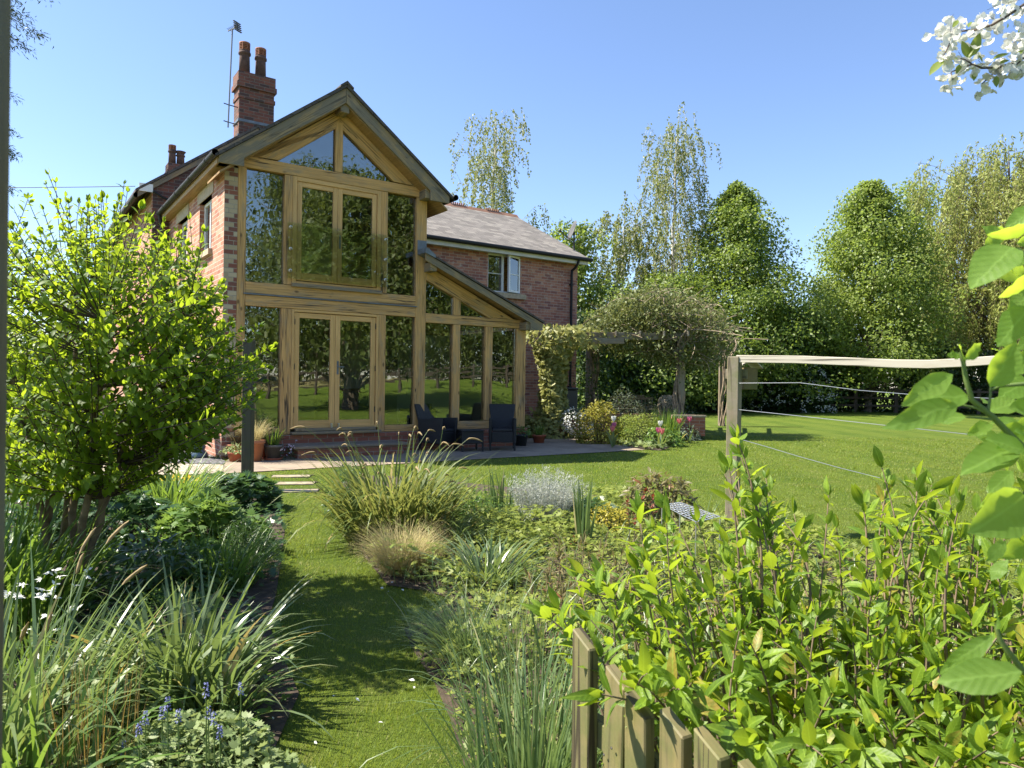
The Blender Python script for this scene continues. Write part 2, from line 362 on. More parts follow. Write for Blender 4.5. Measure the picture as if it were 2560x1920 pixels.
MT['chips'] = gravelmat('slate_chippings', [(.11, .11, .12), (.17, .17, .18), (.08, .08, .09), (.22, .215, .22)], 22)
def lawnmat():
    m, nt, b, o = newmat('lawn'); c = coord(nt)
    a = noise(nt, c, 1.1, 5, .6); f = noise(nt, c, 60, 4, .7); d = noise(nt, c, 6, 4, .6)
    col = ramp(nt, a, [(.3, (.098, .155, .015)), (.55, (.135, .195, .022)), (.75, (.18, .22, .04))])
    col = mix(nt, col, (.045, .085, .012), ramp(nt, f, [(.35, .65), (.62, 0.)]))
    col = mix(nt, col, (.20, .19, .06), ramp(nt, d, [(.58, 0.), (.78, .55)]))
    sp = nt.nodes.new('ShaderNodeSeparateXYZ'); nt.links.new(c, sp.inputs[0]); sb = nd(nt, 'ShaderNodeMath', operation='SUBTRACT'); nt.links.new(sp.outputs[0], sb.inputs[0]); nt.links.new(sp.outputs[1], sb.inputs[1])
    dv = nd(nt, 'ShaderNodeMath', operation='DIVIDE'); nt.links.new(sb.outputs[0], dv.inputs[0]); dv.inputs[1].default_value = 100
    col = mix(nt, col, (.36, .29, .15), ramp(nt, dv.outputs[0], [(.33, 0.), (.36, .85)]))
    wv = nd(nt, 'ShaderNodeTexWave', Scale=.42, Distortion=.6); nt.links.new(mapping(nt, c, (.55, .85, 1)), wv.inputs['Vector'])
    col = mix(nt, col, (.17, .215, .03), ramp(nt, wv.outputs['Fac'], [(.3, 0.), (.7, .35)]))
    nt.links.new(col, b.inputs['Base Color']); b.inputs['Roughness'].default_value = .8; b.inputs['Specular IOR Level'].default_value = .15
    ad = nd(nt, 'ShaderNodeMath', operation='ADD'); nt.links.new(f, ad.inputs[0]); nt.links.new(noise(nt, c, 190, 3, .6), ad.inputs[1]); bump(nt, ad.outputs[0], b, .9, .03); return m
MT['lawn'] = lawnmat()
MT['blade'] = leafmat('lawn_blades', (.095, .162, .014), (.185, .25, .034), .38, (.42, .50, .04), .5, .25, third=(.30, .26, .10), patch=((.33, .29, .11), 2.6, .5, .7))
lm = leafmat
MT['lf_shrub'] = lm('leaf_spring_shrub', (.038, .085, .010), (.085, .15, .014), .46, (.62, .80, .04), .5, .25)
MT['lf_forsy'] = lm('leaf_forsythia', (.078, .145, .016), (.19, .285, .026), .42, (.58, .74, .04), .45, .3, vein=True, third=(.34, .24, .05), patch=((.05, .115, .014), 38, .42, .55))
MT['lf_apple'] = lm('leaf_apple', (.15, .27, .06), (.21, .34, .075), .62, (.70, .92, .06), .5, .3, vein=True, patch=((.10, .2, .035), 45, .42, .5))
MT['lf_maple'] = lm('leaf_maple', (.085, .132, .024), (.155, .21, .042), .38, (.42, .56, .07), .45)
MT['lf_maple2'] = lm('leaf_maple_pale', (.115, .165, .032), (.20, .25, .056), .4, (.48, .62, .09), .45)
MT['lf_birch'] = lm('leaf_birch', (.10, .135, .035), (.18, .205, .06), .38, (.45, .48, .12), .45)
MT['lf_willow'] = lm('leaf_willow', (.20, .24, .05), (.33, .37, .09), .38, (.5, .5, .16), .5)
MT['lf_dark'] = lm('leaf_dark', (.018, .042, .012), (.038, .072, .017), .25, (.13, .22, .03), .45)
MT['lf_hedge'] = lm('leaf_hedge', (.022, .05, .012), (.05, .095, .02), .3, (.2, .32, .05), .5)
MT['lf_refl'] = lm('leaf_tall_tree', (.06, .085, .02), (.125, .155, .035), .35, (.34, .40, .07), .5)
MT['lf_conifer'] = lm('leaf_conifer', (.03, .05, .022), (.05, .075, .03), .2, None, .5)
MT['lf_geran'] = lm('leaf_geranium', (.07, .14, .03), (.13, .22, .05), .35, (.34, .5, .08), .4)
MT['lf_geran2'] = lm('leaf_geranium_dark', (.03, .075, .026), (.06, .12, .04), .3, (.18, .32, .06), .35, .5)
MT['lf_strap'] = lm('leaf_strap', (.075, .13, .040), (.15, .20, .085), .3, (.34, .46, .1), .28, .75, third=(.38, .27, .06))
MT['lf_strapg'] = lm('leaf_strap_green', (.06, .125, .022), (.12, .205, .04), .35, (.34, .5, .06), .4, .45)
MT['lf_blue'] = lm('leaf_bluegrey', (.075, .135, .05), (.14, .20, .075), .3, (.28, .4, .1), .4, .5, third=(.36, .32, .16))
MT['lf_sedge'] = lm('leaf_sedge', (.05, .09, .018), (.14, .18, .042), .35, (.42, .44, .1), .5, .3, third=(.42, .33, .14))
MT['lf_cream'] = lm('leaf_cream_grass', (.36, .30, .13), (.52, .45, .23), .35, (.6, .52, .25), .6, .2)
MT['lf_bronze'] = lm('leaf_bronze', (.10, .10, .035), (.19, .16, .07), .3, (.32, .28, .08), .45, .4, third=(.22, .09, .04))
MT['lf_silver'] = lm('leaf_silver', (.33, .35, .31), (.52, .54, .48), .2, (.5, .52, .42), .7, .2)
MT['lf_cover'] = lm('leaf_groundcover', (.13, .18, .03), (.25, .29, .06), .35, (.42, .5, .1), .5, .3)
MT['lf_palegreen'] = lm('leaf_pale_cover', (.14, .20, .07), (.25, .31, .13), .35, (.42, .5, .16), .5, .3)
MT['lf_gold'] = lm('leaf_gold', (.27, .25, .03), (.42, .36, .05), .35, (.6, .55, .07), .5)
MT['lf_ivy'] = lm('leaf_ivy_gold', (.16, .19, .05), (.36, .35, .12), .3, (.5, .5, .14), .45)
MT['lf_olive'] = lm('leaf_olive', (.17, .175, .025), (.30, .27, .045), .3, (.45, .42, .06), .5)
MT['lf_juniper'] = lm('leaf_juniper', (.16, .21, .035), (.27, .33, .055), .25, (.42, .5, .06), .6)
MT['lf_climb'] = lm('leaf_climber', (.085, .115, .03), (.165, .19, .06), .3, (.28, .30, .08), .5)
MT['lf_hebe'] = lm('leaf_hebe', (.07, .10, .075), (.12, .155, .11), .25, None, .45)
MT['lf_red'] = lm('leaf_red', (.16, .035, .022), (.25, .075, .035), .35, (.5, .12, .05), .45)
MT['lf_burg'] = lm('leaf_burgundy', (.055, .012, .016), (.10, .02, .025), .3, (.25, .03, .04), .4)
MT['fl_white'] = lm('petal_white', (.74, .74, .70), (.82, .82, .78), .25, (.8, .8, .72), .6, .2)
MT['fl_pink'] = lm('petal_pink', (.72, .17, .20), (.78, .30, .30), .3, (.85, .35, .35), .5)
MT['fl_mag'] = lm('petal_magenta', (.50, .10, .30), (.60, .18, .38), .3, None, .5)
MT['fl_yellow'] = lm('petal_yellow', (.80, .56, .03), (.86, .66, .06), .3, (.85, .7, .08), .5)
MT['fl_blue'] = lm('petal_blue', (.09, .10, .27), (.16, .18, .38), .2, (.3, .33, .7), .5)
MT['fl_lilac'] = lm('petal_lilac', (.42, .34, .58), (.55, .48, .68), .3, None, .5)
MT['spike'] = lm('sedge_spike', (.24, .18, .095), (.36, .28, .155), .15, None, .9, .1)
MT['stalk'] = lm('stalk_green', (.10, .16, .04), (.15, .21, .06), .1, None, .5)
MT['reed'] = lm('dry_reed', (.26, .17, .07), (.38, .26, .11), .2, None, .6)

# ================================================================== GROUND
def build_ground():
    n = 150
    xs = np.concatenate([np.linspace(-400, -60, 8)[:-1], np.linspace(-60, 70, n), np.linspace(70, 400, 8)[1:]])
    ys = np.concatenate([np.linspace(-400, -50, 8)[:-1], np.linspace(-50, 70, n), np.linspace(70, 600, 8)[1:]])
    X, Y = np.meshgrid(xs, ys)
    sm = lambda t: np.clip(t, 0, 1)**2*(3-2*np.clip(t, 0, 1))
    Z = sm((X-16)/16)*sm((9-Y)/6)*1.3
    V = np.stack([X, Y, Z], -1).reshape(-1, 3); a, b = len(xs), len(ys)
    i = (np.arange(b-1)[:, None]*a + np.arange(a-1)[None]).ravel()
    q = np.stack([i, i+1, i+a+1, i+a], 1)
    o = tri_mesh('lawn', V, np.concatenate([q[:, :3], q[:, [0, 2, 3]]]), MT['lawn'], smooth=True); tag(o, kind='structure')
build_ground()
PATIO = [L(-.75, -1.86), L(7.35, -1.98), L(8.7, 3.55), L(5.8, 3.55), L(5.8, 0), L(-.2, 0), L(-.33, -.35)]
sheet('patio', PATIO, .012, MT['patio'])
GRAVEL = [L(-.75, -1.86), L(-.45, -.75), L(-1.7, .25), L(-14, 4.), L(-14, 16), L(-22, 16), L(-22, -1.3), L(-2.1, -1.3)]
sheet('gravel_path', GRAVEL, .008, MT['gravel'])
CHIPS = [L(-.45, -.75), L(-.33, -.35), L(-.30, 5.0), L(-1.7, 5.0), L(-1.75, .27)]
sheet('slate_chippings', CHIPS, .016, MT['chips'])
FBED = [L(7.37, -1.95), G(1654, 1127), G(1690, 1112), G(1714, 1098), G(1749, 1084), (5.4, 21, 0), (3.5, 22, 0), (1.2, 21, 0), L(8.72, 3.5)]
MBED = [G(*p) for p in [(843, 1212), (852, 1255), (861, 1300), (893, 1354), (915, 1400), (969, 1466), (1067, 1480), (1130, 1500), (1075, 1545), (1010, 1575), (1034, 1632), (1086, 1712), (1125, 1801), (1147, 1873), (1172, 1960), (1500, 1960)]] + [np.array(p) for p in [(.30, 1.2, 0), (3.2, 1.2, 0), (3.6, 4.5, 0)]] + [G(1930, 1340), G(1700, 1275), G(1500, 1240), G(1300, 1222), G(1000, 1192), G(890, 1190)]
LBED = [G(*p) for p in [(668, 1560), (705, 1640), (748, 1740), (720, 1800), (650, 1960)]] + [np.array((-4.0, 1.6, 0)), np.array((-7, 3.5, 0))] + [G(-300, 1390), G(150, 1392), G(250, 1385), G(350, 1420), G(560, 1470)]
LBED2 = [G(*p) for p in [(668, 1560), (560, 1470), (350, 1420), (390, 1385), (330, 1352), (160, 1345), (-300, 1350), (-400, 1235), (200, 1240), (560, 1205), (640, 1205), (692, 1255), (712, 1330), (700, 1420), (690, 1490)]]
sheet('flower_bed_soil', FBED, .008, MT['soil']); sheet('flower_bed_soil', MBED, .009, MT['soil']); sheet('flower_bed_soil', LBED, .010, MT['soil']); sheet('flower_bed_soil', LBED2, .007, MT['soil'])
EXCL = [PATIO, GRAVEL, CHIPS, FBED, MBED, LBED, LBED2]

# ================================================================== HOUSE
HOUSE = empty('house', tuple(HO), math.atan2(HU[1], HU[0]), 'red brick country house with a glazed oak-framed gable and a lean-to bay', 'house')
H = HOUSE
def post_(u0, u1, z0, z1, w0=0., w1=.16, name='oak_post'): MB().box(u0, u1, w0, w1, z0, z1, (0, 0, 1)).build(name, MT['oak'], H, .006)
def beam_(u0, u1, z0, z1, w0=-.004, w1=.17, name='oak_beam', mat='oak'): return MB().box(u0, u1, w0, w1, z0, z1, (1, 0, 0)).build(name, MT[mat], H, .006)
SL = .75                                   # gable slope
def pane(poly, w=.07, par=None, name='pane', mat='glass', th=.012):
    return MB().slab(poly, w, w+th).build(name, MT[mat], par or H)
def rect(u0, u1, z0, z1): return [(u0, z0), (u1, z0), (u1, z1), (u0, z1)]
# posts
post_(-.11, .03, .38, 4.838); post_(3.18, 3.40, .38, 4.838)
for u0, u1 in ((.66, .80), (2.45, 2.58)): post_(u0, u1, 2.955, 4.835)
for u0, u1 in ((.63, .81), (2.43, 2.57)): post_(u0, u1, .38, 2.545)
post_(1.55, 1.69, 5.035, 5.93, -.002, .15, 'king_post')
# beams
beam_(-.11, 3.42, 4.84, 5.03, -.008); beam_(.032, 3.178, 2.76, 2.95); beam_(.032, 3.178, 2.55, 2.735)
MB().box(.0, 3.2, -.03, .1, 2.738, 2.757).build('lead_flashing', MT['lead'], H)
beam_(.032, .63, .38, .50); beam_(2.572, 3.178, .38, .50)
# rafters behind the bargeboards
for s, c in ((1, -1), (1, 1)):
    f = lambda u: 1.62 + c*u
    A = [(f(.07), 5.80), (f(1.92), 4.415+.02), (f(1.92), 4.67), (f(.0), 6.105), (f(.0), 5.855)] if False else [(f(0), 5.855), (f(1.07), 5.052), (f(1.72), 5.032), (f(1.72), 4.86), (f(0), 6.15)]
    if c == 1: pass
    else: A = A[::-1]
    MB().slab(A, .0-.001, .16, (c, 0, -SL)).build('rafter', MT['oak'], H, .004)
pane([(.50, 5.03), (1.56, 5.03), (1.56, 5.83)], .06); pane([(1.68, 5.03), (2.72, 5.03), (1.68, 5.83)], .06)
# gable panes, dark gaskets
for r in (rect(.03, .66, 2.95, 4.84), rect(2.58, 3.18, 2.95, 4.84), rect(.03, .63, .50, 2.55), rect(2.57, 3.18, .50, 2.55)): pane(r)
def frame(u0, u1, z0, z1, t, w0, w1, name, mat, par=H, tb=None):
    m = MB(); tb = t if tb is None else tb
    m.box(u0, u0+t, w0, w1, z0, z1, (0, 0, 1)); m.box(u1-t, u1, w0, w1, z0, z1, (0, 0, 1))
    m.box(u0+t, u1-t, w0+.001, w1-.001, z1-t, z1, (1, 0, 0)); m.box(u0+t, u1-t, w0+.001, w1-.001, z0, z0+tb, (1, 0, 0))
    return m.build(name, MT[mat], par, .004)
def hexl(c): return c
# upper french doors
frame(.802, 2.448, 2.955, 4.836, .075, .0, .12, 'door_frame', 'oakdoor')
beam_(.79, 2.46, 2.925, 2.985, -.06, .0, 'door_sill', 'oakgrey')
for u0, u1 in ((.885, 1.615), (1.620, 2.365)):
    d = frame(u0, u1, 3.045, 4.758, .09 if False else .085, .02, .075, 'french_door', 'oakdoor', H, .14)
    pane(rect(u0+.08, u1-.08, 3.18, 4.68), .045, d)
    if u0 > 1:
        MB().box(u0+.025, u0+.055, .004, .02, 3.68, 3.92).build('handle', MT['lead'], d)
# juliet balustrade
jb = pane(rect(.70, 2.56, 3.06, 4.02), -.062, H, 'glass_balustrade', 'glassb', .016)
for u in (.745, 2.51):
    for z in (3.19, 3.56, 3.93):
        V, F = lathe([(0, 0), (.028, 0), (.028, .03), (0, .03)], 14); V = np.stack([V[:, 0]+u, -.068-V[:, 2]+.0, V[:, 1]+z], 1)
        a = Acc(); a.add(V, F[:, ::-1]); V2 = V.copy(); a.build('fixing', MT['bolt'], jb)
# lower french doors
frame(.812, 2.428, .47, 2.545, .045, .0, .12, 'door_frame', 'oakdoor')
for u0, u1 in ((.862, 1.60), (1.605, 2.375)):
    d = frame(u0, u1, .485, 2.49, .09, .02, .075, 'french_door', 'oakdoor', H, .13)
    pane(rect(u0+.085, u1-.085, .60, 2.41), .045, d)
    for z in (.75, 1.5, 2.28):
        uu = u0-.004 if u0 < 1 else u1-.010
        MB().box(uu, uu+.014, .006, .02, z, z+.10).build('hinge', MT['iron'], d)
    if u0 > 1:
        m = MB().box(u0+.03, u0+.062, .008, .02, 1.43, 1.67).box(u0+.03, u0+.15, -.03, -.015, 1.555, 1.575).box(u0+.038, u0+.053, -.015, .008, 1.558, 1.572)
        m.build('handle', MT['lead'], d)
    MB().box(1.53 if u0 < 1 else 1.66, 1.545 if u0 < 1 else 1.675, -.05, .018, .42, .56).build('door_stay', MT['bolt'], d)
beam_(.88, 2.37, .43, .482, -.07, .0, 'weather_bar', 'oakgrey'); beam_(.80, 2.46, .38, .425, -.12, .0, 'door_sill', 'oakgrey')
# bay
post_(5.55, 5.79, .38, 2.458); post_(4.02, 4.18, .545, 2.458, .0, .14, 'mullion'); post_(4.78, 4.95, .545, 2.458, .0, .14, 'mullion')
beam_(3.402, 5.81, 2.46, 2.64); beam_(3.402, 5.548, .38, .54, .0)
for u0, u1 in ((3.40, 4.02), (4.18, 4.78), (4.95, 5.55)): pane(rect(u0, u1, .54, 2.46))
BS = .42
MB().slab([(4.02, 2.643), (4.18, 2.643), (4.18, 2.93), (4.02, 2.997)], 0, .14, (0, 0, 1)).build('mullion', MT['oak'], H, .004)
pane([(3.40, 2.64), (4.02, 2.64), (4.02, 2.99), (3.40, 3.27)], .06); pane([(4.18, 2.64), (4.80, 2.64), (4.18, 2.92)], .06)
MB().slab([(3.402, 3.275), (4.84, 2.643), (5.30, 2.643), (5.79, 2.46), (5.79, 2.50), (3.402, 3.56)], -.002, .16, (1, 0, -BS)).build('rafter', MT['oak'], H, .004)
# purlin ends
for u, z, a in ((1.62, 6.02, .16), (3.30, 4.78, .16), (3.42, 3.42, .14), (5.68, 2.42, .15)):
    MB().box(u-a/2, u+a/2, -.26, .0-.003, z, z+.17, (0, 1, 0)).build('purlin_end', MT['oakgrey'], H, .008)
# bargeboards
E_ = 2.10
MB().slab([(1.62-E_, 4.76), (-.09, 4.76), (-.09, 4.90), (1.62, 6.18), (1.62, 6.445), (1.62-E_, 6.445-SL*E_)], -.30, -.262, (1, 0, SL)).build('bargeboard', MT['oakgrey'], H, .004)
MB().slab([(1.624, 6.18), (3.31, 4.915), (3.31, 4.74), (1.62+E_, 4.74), (1.62+E_, 6.445-SL*E_), (1.624, 6.445)], -.30, -.262, (1, 0, -SL)).build('bargeboard', MT['oakgrey'], H, .004)
MB().slab([(3.23, 3.60), (5.69, 2.565), (5.70, 2.41), (6.0, 2.43), (6.0, 2.575), (3.23, 3.735)], -.30, -.262, (1, 0, -BS)).build('bargeboard', MT['oakgrey'], H, .004)
# soffit and roof of the gable
for c in (-1, 1):
    f = lambda u: 1.62+c*u
    P = [(f(0), 6.165), (f(2.08), 6.165-SL*2.08), (f(2.08), 6.20-SL*2.08), (f(0), 6.20)]
    if c < 0: P = P[::-1]
    MB().slab(P, -.26, .6, (0, 1, 0)).build('soffit', MT['board'], H)
    P = [(f(0), 6.45), (f(2.16), 6.45-SL*2.16), (f(2.16), 6.50-SL*2.16), (f(0), 6.515)]
    if c < 0: P = P[::-1]
    MB().slab(P, -.335, 5.6).build('roof', MT['slatedark'], H)
MB().slab([(1.50, 6.43), (1.62, 6.50), (1.74, 6.43), (1.74, 6.46), (1.62, 6.555), (1.50, 6.46)], -.35, 5.2).build('ridge_tile', MT['slatedark'], H)
MB().slab([(3.25, 3.775), (3.25, 3.74), (6.03, 2.578), (6.03, 2.615)][::1], -.325, 3.62).build('roof', MT['slatedark'], H)
MB().slab([(3.42, 3.60), (3.42, 3.565), (5.98, 2.49), (5.98, 2.525)], -.26, .5, (0, 1, 0)).build('soffit', MT['board'], H)
MB().slab([(3.20, 3.74), (3.42, 3.66), (3.42, 3.72), (3.26, 3.83), (3.20, 3.83)], -.335, -.01).box(3.20, 3.39, -.012, -.004, 3.83, 4.02).build('lead_flashing', MT['lead'], H)
# right-hand upper gable wall over the lean-to (oak studs seen edge on)
MB().box(3.40, 3.44, .16, 3.6, 2.6, 4.95).build('wall', MT['brickwing'], H)
# gutters
def gutter(pts, r, name='gutter', par=H):
    a = Acc(); V, F = tube_np(np.array(pts, float), r, 10); a.add(V, F); return a.build(name, MT['black'], par, True)
gutter([(-.55, -.36, 4.89), (-.55, 2, 4.89), (-.55, 4.9, 4.88)], .052)
for y in (.2, 1.5, 2.8, 4.1):
    V, F = tube_np(np.array([(-.55, y-.03, 4.89), (-.55, y, 4.89), (-.55, y+.03, 4.89)]), .06, 10); a = Acc(); a.add(V, F); a.build('gutter_clip', MT['black'], H, True)
gutter([(3.83, -.36, 4.86), (3.83, 1.5, 4.86), (3.83, 3.4, 4.86)], .055)
MB().box(-.50, -.47, -.26, 4.95, 4.75, 4.88, (0, 1, 0)).box(-.47, -.30, -.02, 4.95, 4.755, 4.78, (0, 1, 0)).build('fascia', MT['oakfascia'], H)
a = Acc(); V, F = tube_np(np.array([(-.55, 4.8, 4.86), (-.50, 4.86, 4.6), (-.42, 4.88, 4.3), (-.42, 4.88, .1)]), .035, 8); a.add(V, F); a.build('drainpipe', MT['black'], H, True)
# side wall with two window openings
def wallx(u0, u1, y0, y1, z0, z1, holes, mat, name='wall'):     # wall along w with holes (y0,y1,z0,z1)
    m = MB(); ys = y0
    for a0, a1, b0, b1 in holes:
        m.box(u0, u1, ys, a0, z0, z1); m.box(u0, u1, a0, a1, z0, b0); m.box(u0, u1, a0, a1, b1, z1); ys = a1
    m.box(u0, u1, ys, y1, z0, z1); return m.build(name, MT[mat], H)
WIN = [(.90, 1.88, 3.57, 4.53), (2.98, 3.96, 3.57, 4.53)]
wallx(-.32, -.02, .012, 5.0, .0, 4.752, WIN, 'brick')
m = MB(); m.box(-.322, -.112, -.003, .012, 0, 4.80); m.build('wall', MT['quoin'], H)
for a0, a1, b0, b1 in WIN:
    m = MB(); m.box(-.335, -.0, a0-.14, a1+.14, b1, b1+.21); m.build('lintel', MT['stone'], H)
    m = MB(); m.box(-.39, -.05, a0-.08, a1+.10, b0-.10, b0); m.build('sill', MT['stone'], H)
    m = MB(); t = .06
    for y in (a0, (a0+a1)/2-t/2, a1-t): m.box(-.24, -.17, y, y+t, b0, b1)
    m.box(-.239, -.171, a0+t, a1-t, b0, b0+t); m.box(-.239, -.171, a0+t, a1-t, b1-t, b1)
    wf = m.build('window', MT['upvc'], H, .004)
    MB().box(-.215, -.20, a0+.02, a1-.02, b0+.02, b1-.02).build('pane', MT['glass'], wf)
    MB().box(-.13, -.10, a0-.05, a1+.05, b0, b1).build('curtain', MT['curtain'], wf)
# plinth and step
MB().box(-.11, 5.82, -.02, .16, .0, .30).build('plinth', MT['brickplinth'], H)
m = MB(); m.box(-.10, 5.84, -.035, .14, .302, .372); m.build('plinth_cap', MT['brickplinth'], H)
MB().box(.78, 2.72, -.50, -.022, .0, .165).build('step', MT['brickplinth'], H)
MB().box(.72, 2.78, -.56, -.022, .167, .215).build('step_tread', MT['patio'], H, .01)
MB().box(.04, 3.3, .02, .16, .372, .379).build('lead_flashing', MT['lead'], H)
# rooms behind the glass
m = MB(); m.box(-.02, 5.7, .165, 4.9, .33, .37); m.build('room_floor', MT['roomfloor'], H)
m = MB(); m.box(-.02, 3.38, .18, 4.9, 2.58, 2.74); m.box(-.02, 5.75, 4.6, 4.7, .37, 2.58); m.slab([(-.02, 2.74), (3.3, 2.74), (3.3, 4.8), (1.62, 6.0), (-.02, 4.8)], 4.6, 4.7); m.box(2.7, 5.6, 2.6, 2.7, .37, 2.4); m.box(5.76, 5.80, .1, 3.6, .3, 2.45); m.box(3.40, 3.42, 1.2, 3.6, .37, 2.6); m.build('room_wall', MT['room'], H)
for c in (-1, 1):
    P = [(1.62, 6.1), (1.62+c*1.6, 4.9), (1.62+c*1.6, 4.93), (1.62, 6.13)]
    MB().slab(P if c > 0 else P[::-1], .7, 4.6).build('room_ceiling', MT['room'], H)
MB().box(1.9, 3.0, 1.1, 1.9, .37, .80).box(1.9, 3.0, 1.7, 1.95, .8, 1.15).build('sofa', MT['roomdark'], H, .05)
MB().box(3.5, 4.1, .8, 1.3, .37, .75).build('side_table', MT['roomdark'], H)
V, F = lathe([(.10, .75), (.10, 1.05), (.07, 1.15), (0, 1.2)], 14, (3.78, .9, 0)); a = Acc(); a.add(V, F); a.build('table_lamp', MT['paleobj'], H, True)
MB().box(2.75, 3.25, 2.50, 2.58, 1.0, 1.5).build('picture', MT['paleobj'], H)
MB().box(5.0, 5.25, .9, .93, 1.35, 1.75).build('picture', MT['paleobj'], H)
MB().box(4.3, 4.5, 2.52, 2.59, 1.0, 2.0).build('picture', MT['paleobj'], H)
MB().slab([(.15, 3.95), (.75, 3.55), (.75, 3.62), (.15, 4.05)], .9, 1.0).build('stair_rail', MT['paleobj'], H)
# ---- old house behind
MB().slab([(-.65, 0), (3.9, 0), (3.9, 5.42), (1.55, 7.16), (-.65, 5.52)], 5.0, 14.6).build('wall', MT['brickold'], H)
m = MB().box(-.672, -.652, 5.012, 14.6, 0, 5.35); m.build('wall', MT['brick'], H)
for c in (-1, 1):
    f = lambda u: 1.55+c*u
    P = [(f(0), 7.20), (f(2.55), 7.20-.746*2.55), (f(2.55), 7.26-.746*2.55), (f(0), 7.27)]
    MB().slab(P if c > 0 else P[::-1], 4.93, 14.8).build('roof', MT['slatedark'], H)
P = [(-1.0, 5.30), (-.66, 5.50), (1.55, 7.14), (1.55, 7.205), (-1.0, 5.31+.0)]
MB().slab([(-.95, 5.20), (1.56, 7.07), (1.56, 7.195), (-.95, 5.325)], 4.955, 4.998, (1, 0, .746)).build('bargeboard', MT['oakgrey'], H)
MB().box(-.93, -.66, 4.935, 4.954, 5.33, 5.50).build('fascia', MT['upvc'], H)
gutter([(-.98, 5.0, 5.24), (-.98, 9, 5.24), (-.98, 14.6, 5.24)], .055)
gutter([(-.66, 4.93, 5.36), (-.48, 4.93, 5.26), (-.3, 4.93, 5.2)], .025, 'drainpipe')
# chimneys
def chimney(u0, u1, w0, w1, z0, z1, pots, mat='brickold', bands=True):
    k = (z1-6.9)/1.54
    m = MB().box(u0, u1, w0, w1, z0, z1-.36); m.box(u0-.05, u1+.05, w0-.05, w1+.05, z1-.36, z1-.24); m.box(u0-.025, u1+.025, w0-.025, w1+.025, z1-.24, z1)
    if bands: m.box(u0-.022, u1+.022, w0-.022, w1+.022, z1-.62, z1-.53)
    c = m.build('chimney', MT[mat], H)
    for (pu, r, h, cowl) in pots:
        pw = (w0+w1)/2; a = Acc()
        pr = [(0, z1-.02), (r*1.02, z1-.02), (r*.93, z1+h*.55), (r*.90, z1+h*.62), (r*1.12, z1+h*.64), (r*1.12, z1+h*.70), (r*.94, z1+h*.72), (r*1.0, z1+h*.74), (r*.96, z1+h*.76)]
        V, F = lathe(pr, 20, (pu, pw, 0)); a.add(V, F); p = a.build('chimney_pot', MT['chpot'], c, False)
        a = Acc()
        if cowl == 'louvre':
            z = z1+h*.76
            V, F = lathe([(r*.62, z), (r*.62, z1+h*.96)], 18, (pu, pw, 0)); a.add(V, F)
            for i in range(5):
                zz = z+h*.24*(i/5); V, F = lathe([(r*.7, zz), (r*.98, zz+.005), (r*.98, zz+h*.024), (r*.7, zz+h*.03)], 18, (pu, pw, 0)); a.add(V, F)
            for i in range(8):
                t = i*math.pi/4+.2; V, F = tube_np(np.array([(pu+r*.94*math.cos(t), pw+r*.94*math.sin(t), z), (pu+r*.94*math.cos(t), pw+r*.94*math.sin(t), z1+h*.97)]), r*.1, 4); a.add(V, F)
            V, F = lathe([(r*.75, z1+h*.93), (r*1.0, z1+h*.94), (r*1.0, z1+h), (0, z1+h*1.005)], 18, (pu, pw, 0)); a.add(V, F)
            a.build('cowl', MT['chcowl'], p)
        else:
            V, F = lathe([(r*.8, z1+h*.76), (r*1.25, z1+h*.93), (r*1.3, z1+h*.95), (0, z1+h)], 18, (pu, pw, 0)); a.add(V, F); a.build('cowl', MT['chpot'], p)
    return c
chimney(1.12, 1.92, 5.0-.012, 5.45, 6.4, 8.44, [(1.29, .125, .76, 'louvre'), (1.66, .125, .72, 'louvre')])
MB().box(1.10, 1.94, 4.97, 5.47, 7.28, 7.34).box(1.09, 1.5, 4.975, 5.0, 6.80, 6.98).build('lead_flashing', MT['lead'], H)
chimney(1.12, 1.66, 14.0, 14.5, 6.7, 8.48, [(1.26, .12, .66, 'louvre'), (1.52, .13, .52, 'cap')], bands=False)
# ---- wing
WU0, WU1, WW = 3.42, 10.18, 3.6
wn = (7.12, 8.17, 3.70, 4.74)
m = MB(); m.box(WU0, wn[0], WW, WW+.3, 0, 4.82); m.box(wn[0], wn[1], WW, WW+.3, 0, wn[2]); m.box(wn[0], wn[1], WW, WW+.3, wn[3], 4.82); m.box(wn[1], WU1, WW, WW+.3, 0, 4.82); m.build('wall', MT['brickwing'], H)
MB().slab([(WW+.3, 0), (10.4, 0), (10.4, 4.82), (7.0, 6.55), (WW+.3, 4.97)], WU1-.3, WU1-.003, ax='x').build('wall', MT['brickwing'], H)
MB().box(3.44, WU1-.31, WW+.31, WW+.35, 2.6, 4.8).build('room_wall', MT['roomdark'], H) if False else None
MB().box(wn[0]-.1, wn[1]+.1, WW+1.2, WW+1.3, wn[2]-.3, wn[3]+.3).build('room_wall', MT['roomdark'], H)
for c, (w0, w1) in ((1, (3.34, 7.0)), (-1, (10.66, 7.0))):
    z0 = 4.83; z1 = 6.68; d = .05
    q = [(w0, z0), (w1, z1), (w1, z1+.06), (w0, z0+.055)]
    if c < 0: q = q[::-1]
    MB().slab(q, 3.5, 10.40, ax='x').build('roof', MT['slate'], H)
rt = MB()
for i in range(18):
    u0 = 4.3+i*.34; rt.slab([(6.86, 6.66), (7.14, 6.66), (7.0, 6.80)], u0, u0+.325, ax='x')
rt = rt.build('ridge_tile', MT['ridge'], H)
cr = MB()
for c0 in (5.3, 6.6, 7.9, 9.2):
    for i in range(7):
        u = c0+i*.075; cr.slab([(u, 6.78), (u+.05, 6.78), (u+.04, 6.86), (u+.01, 6.86)], 6.98, 7.02)
cr.build('crest', MT['ridge'], rt)
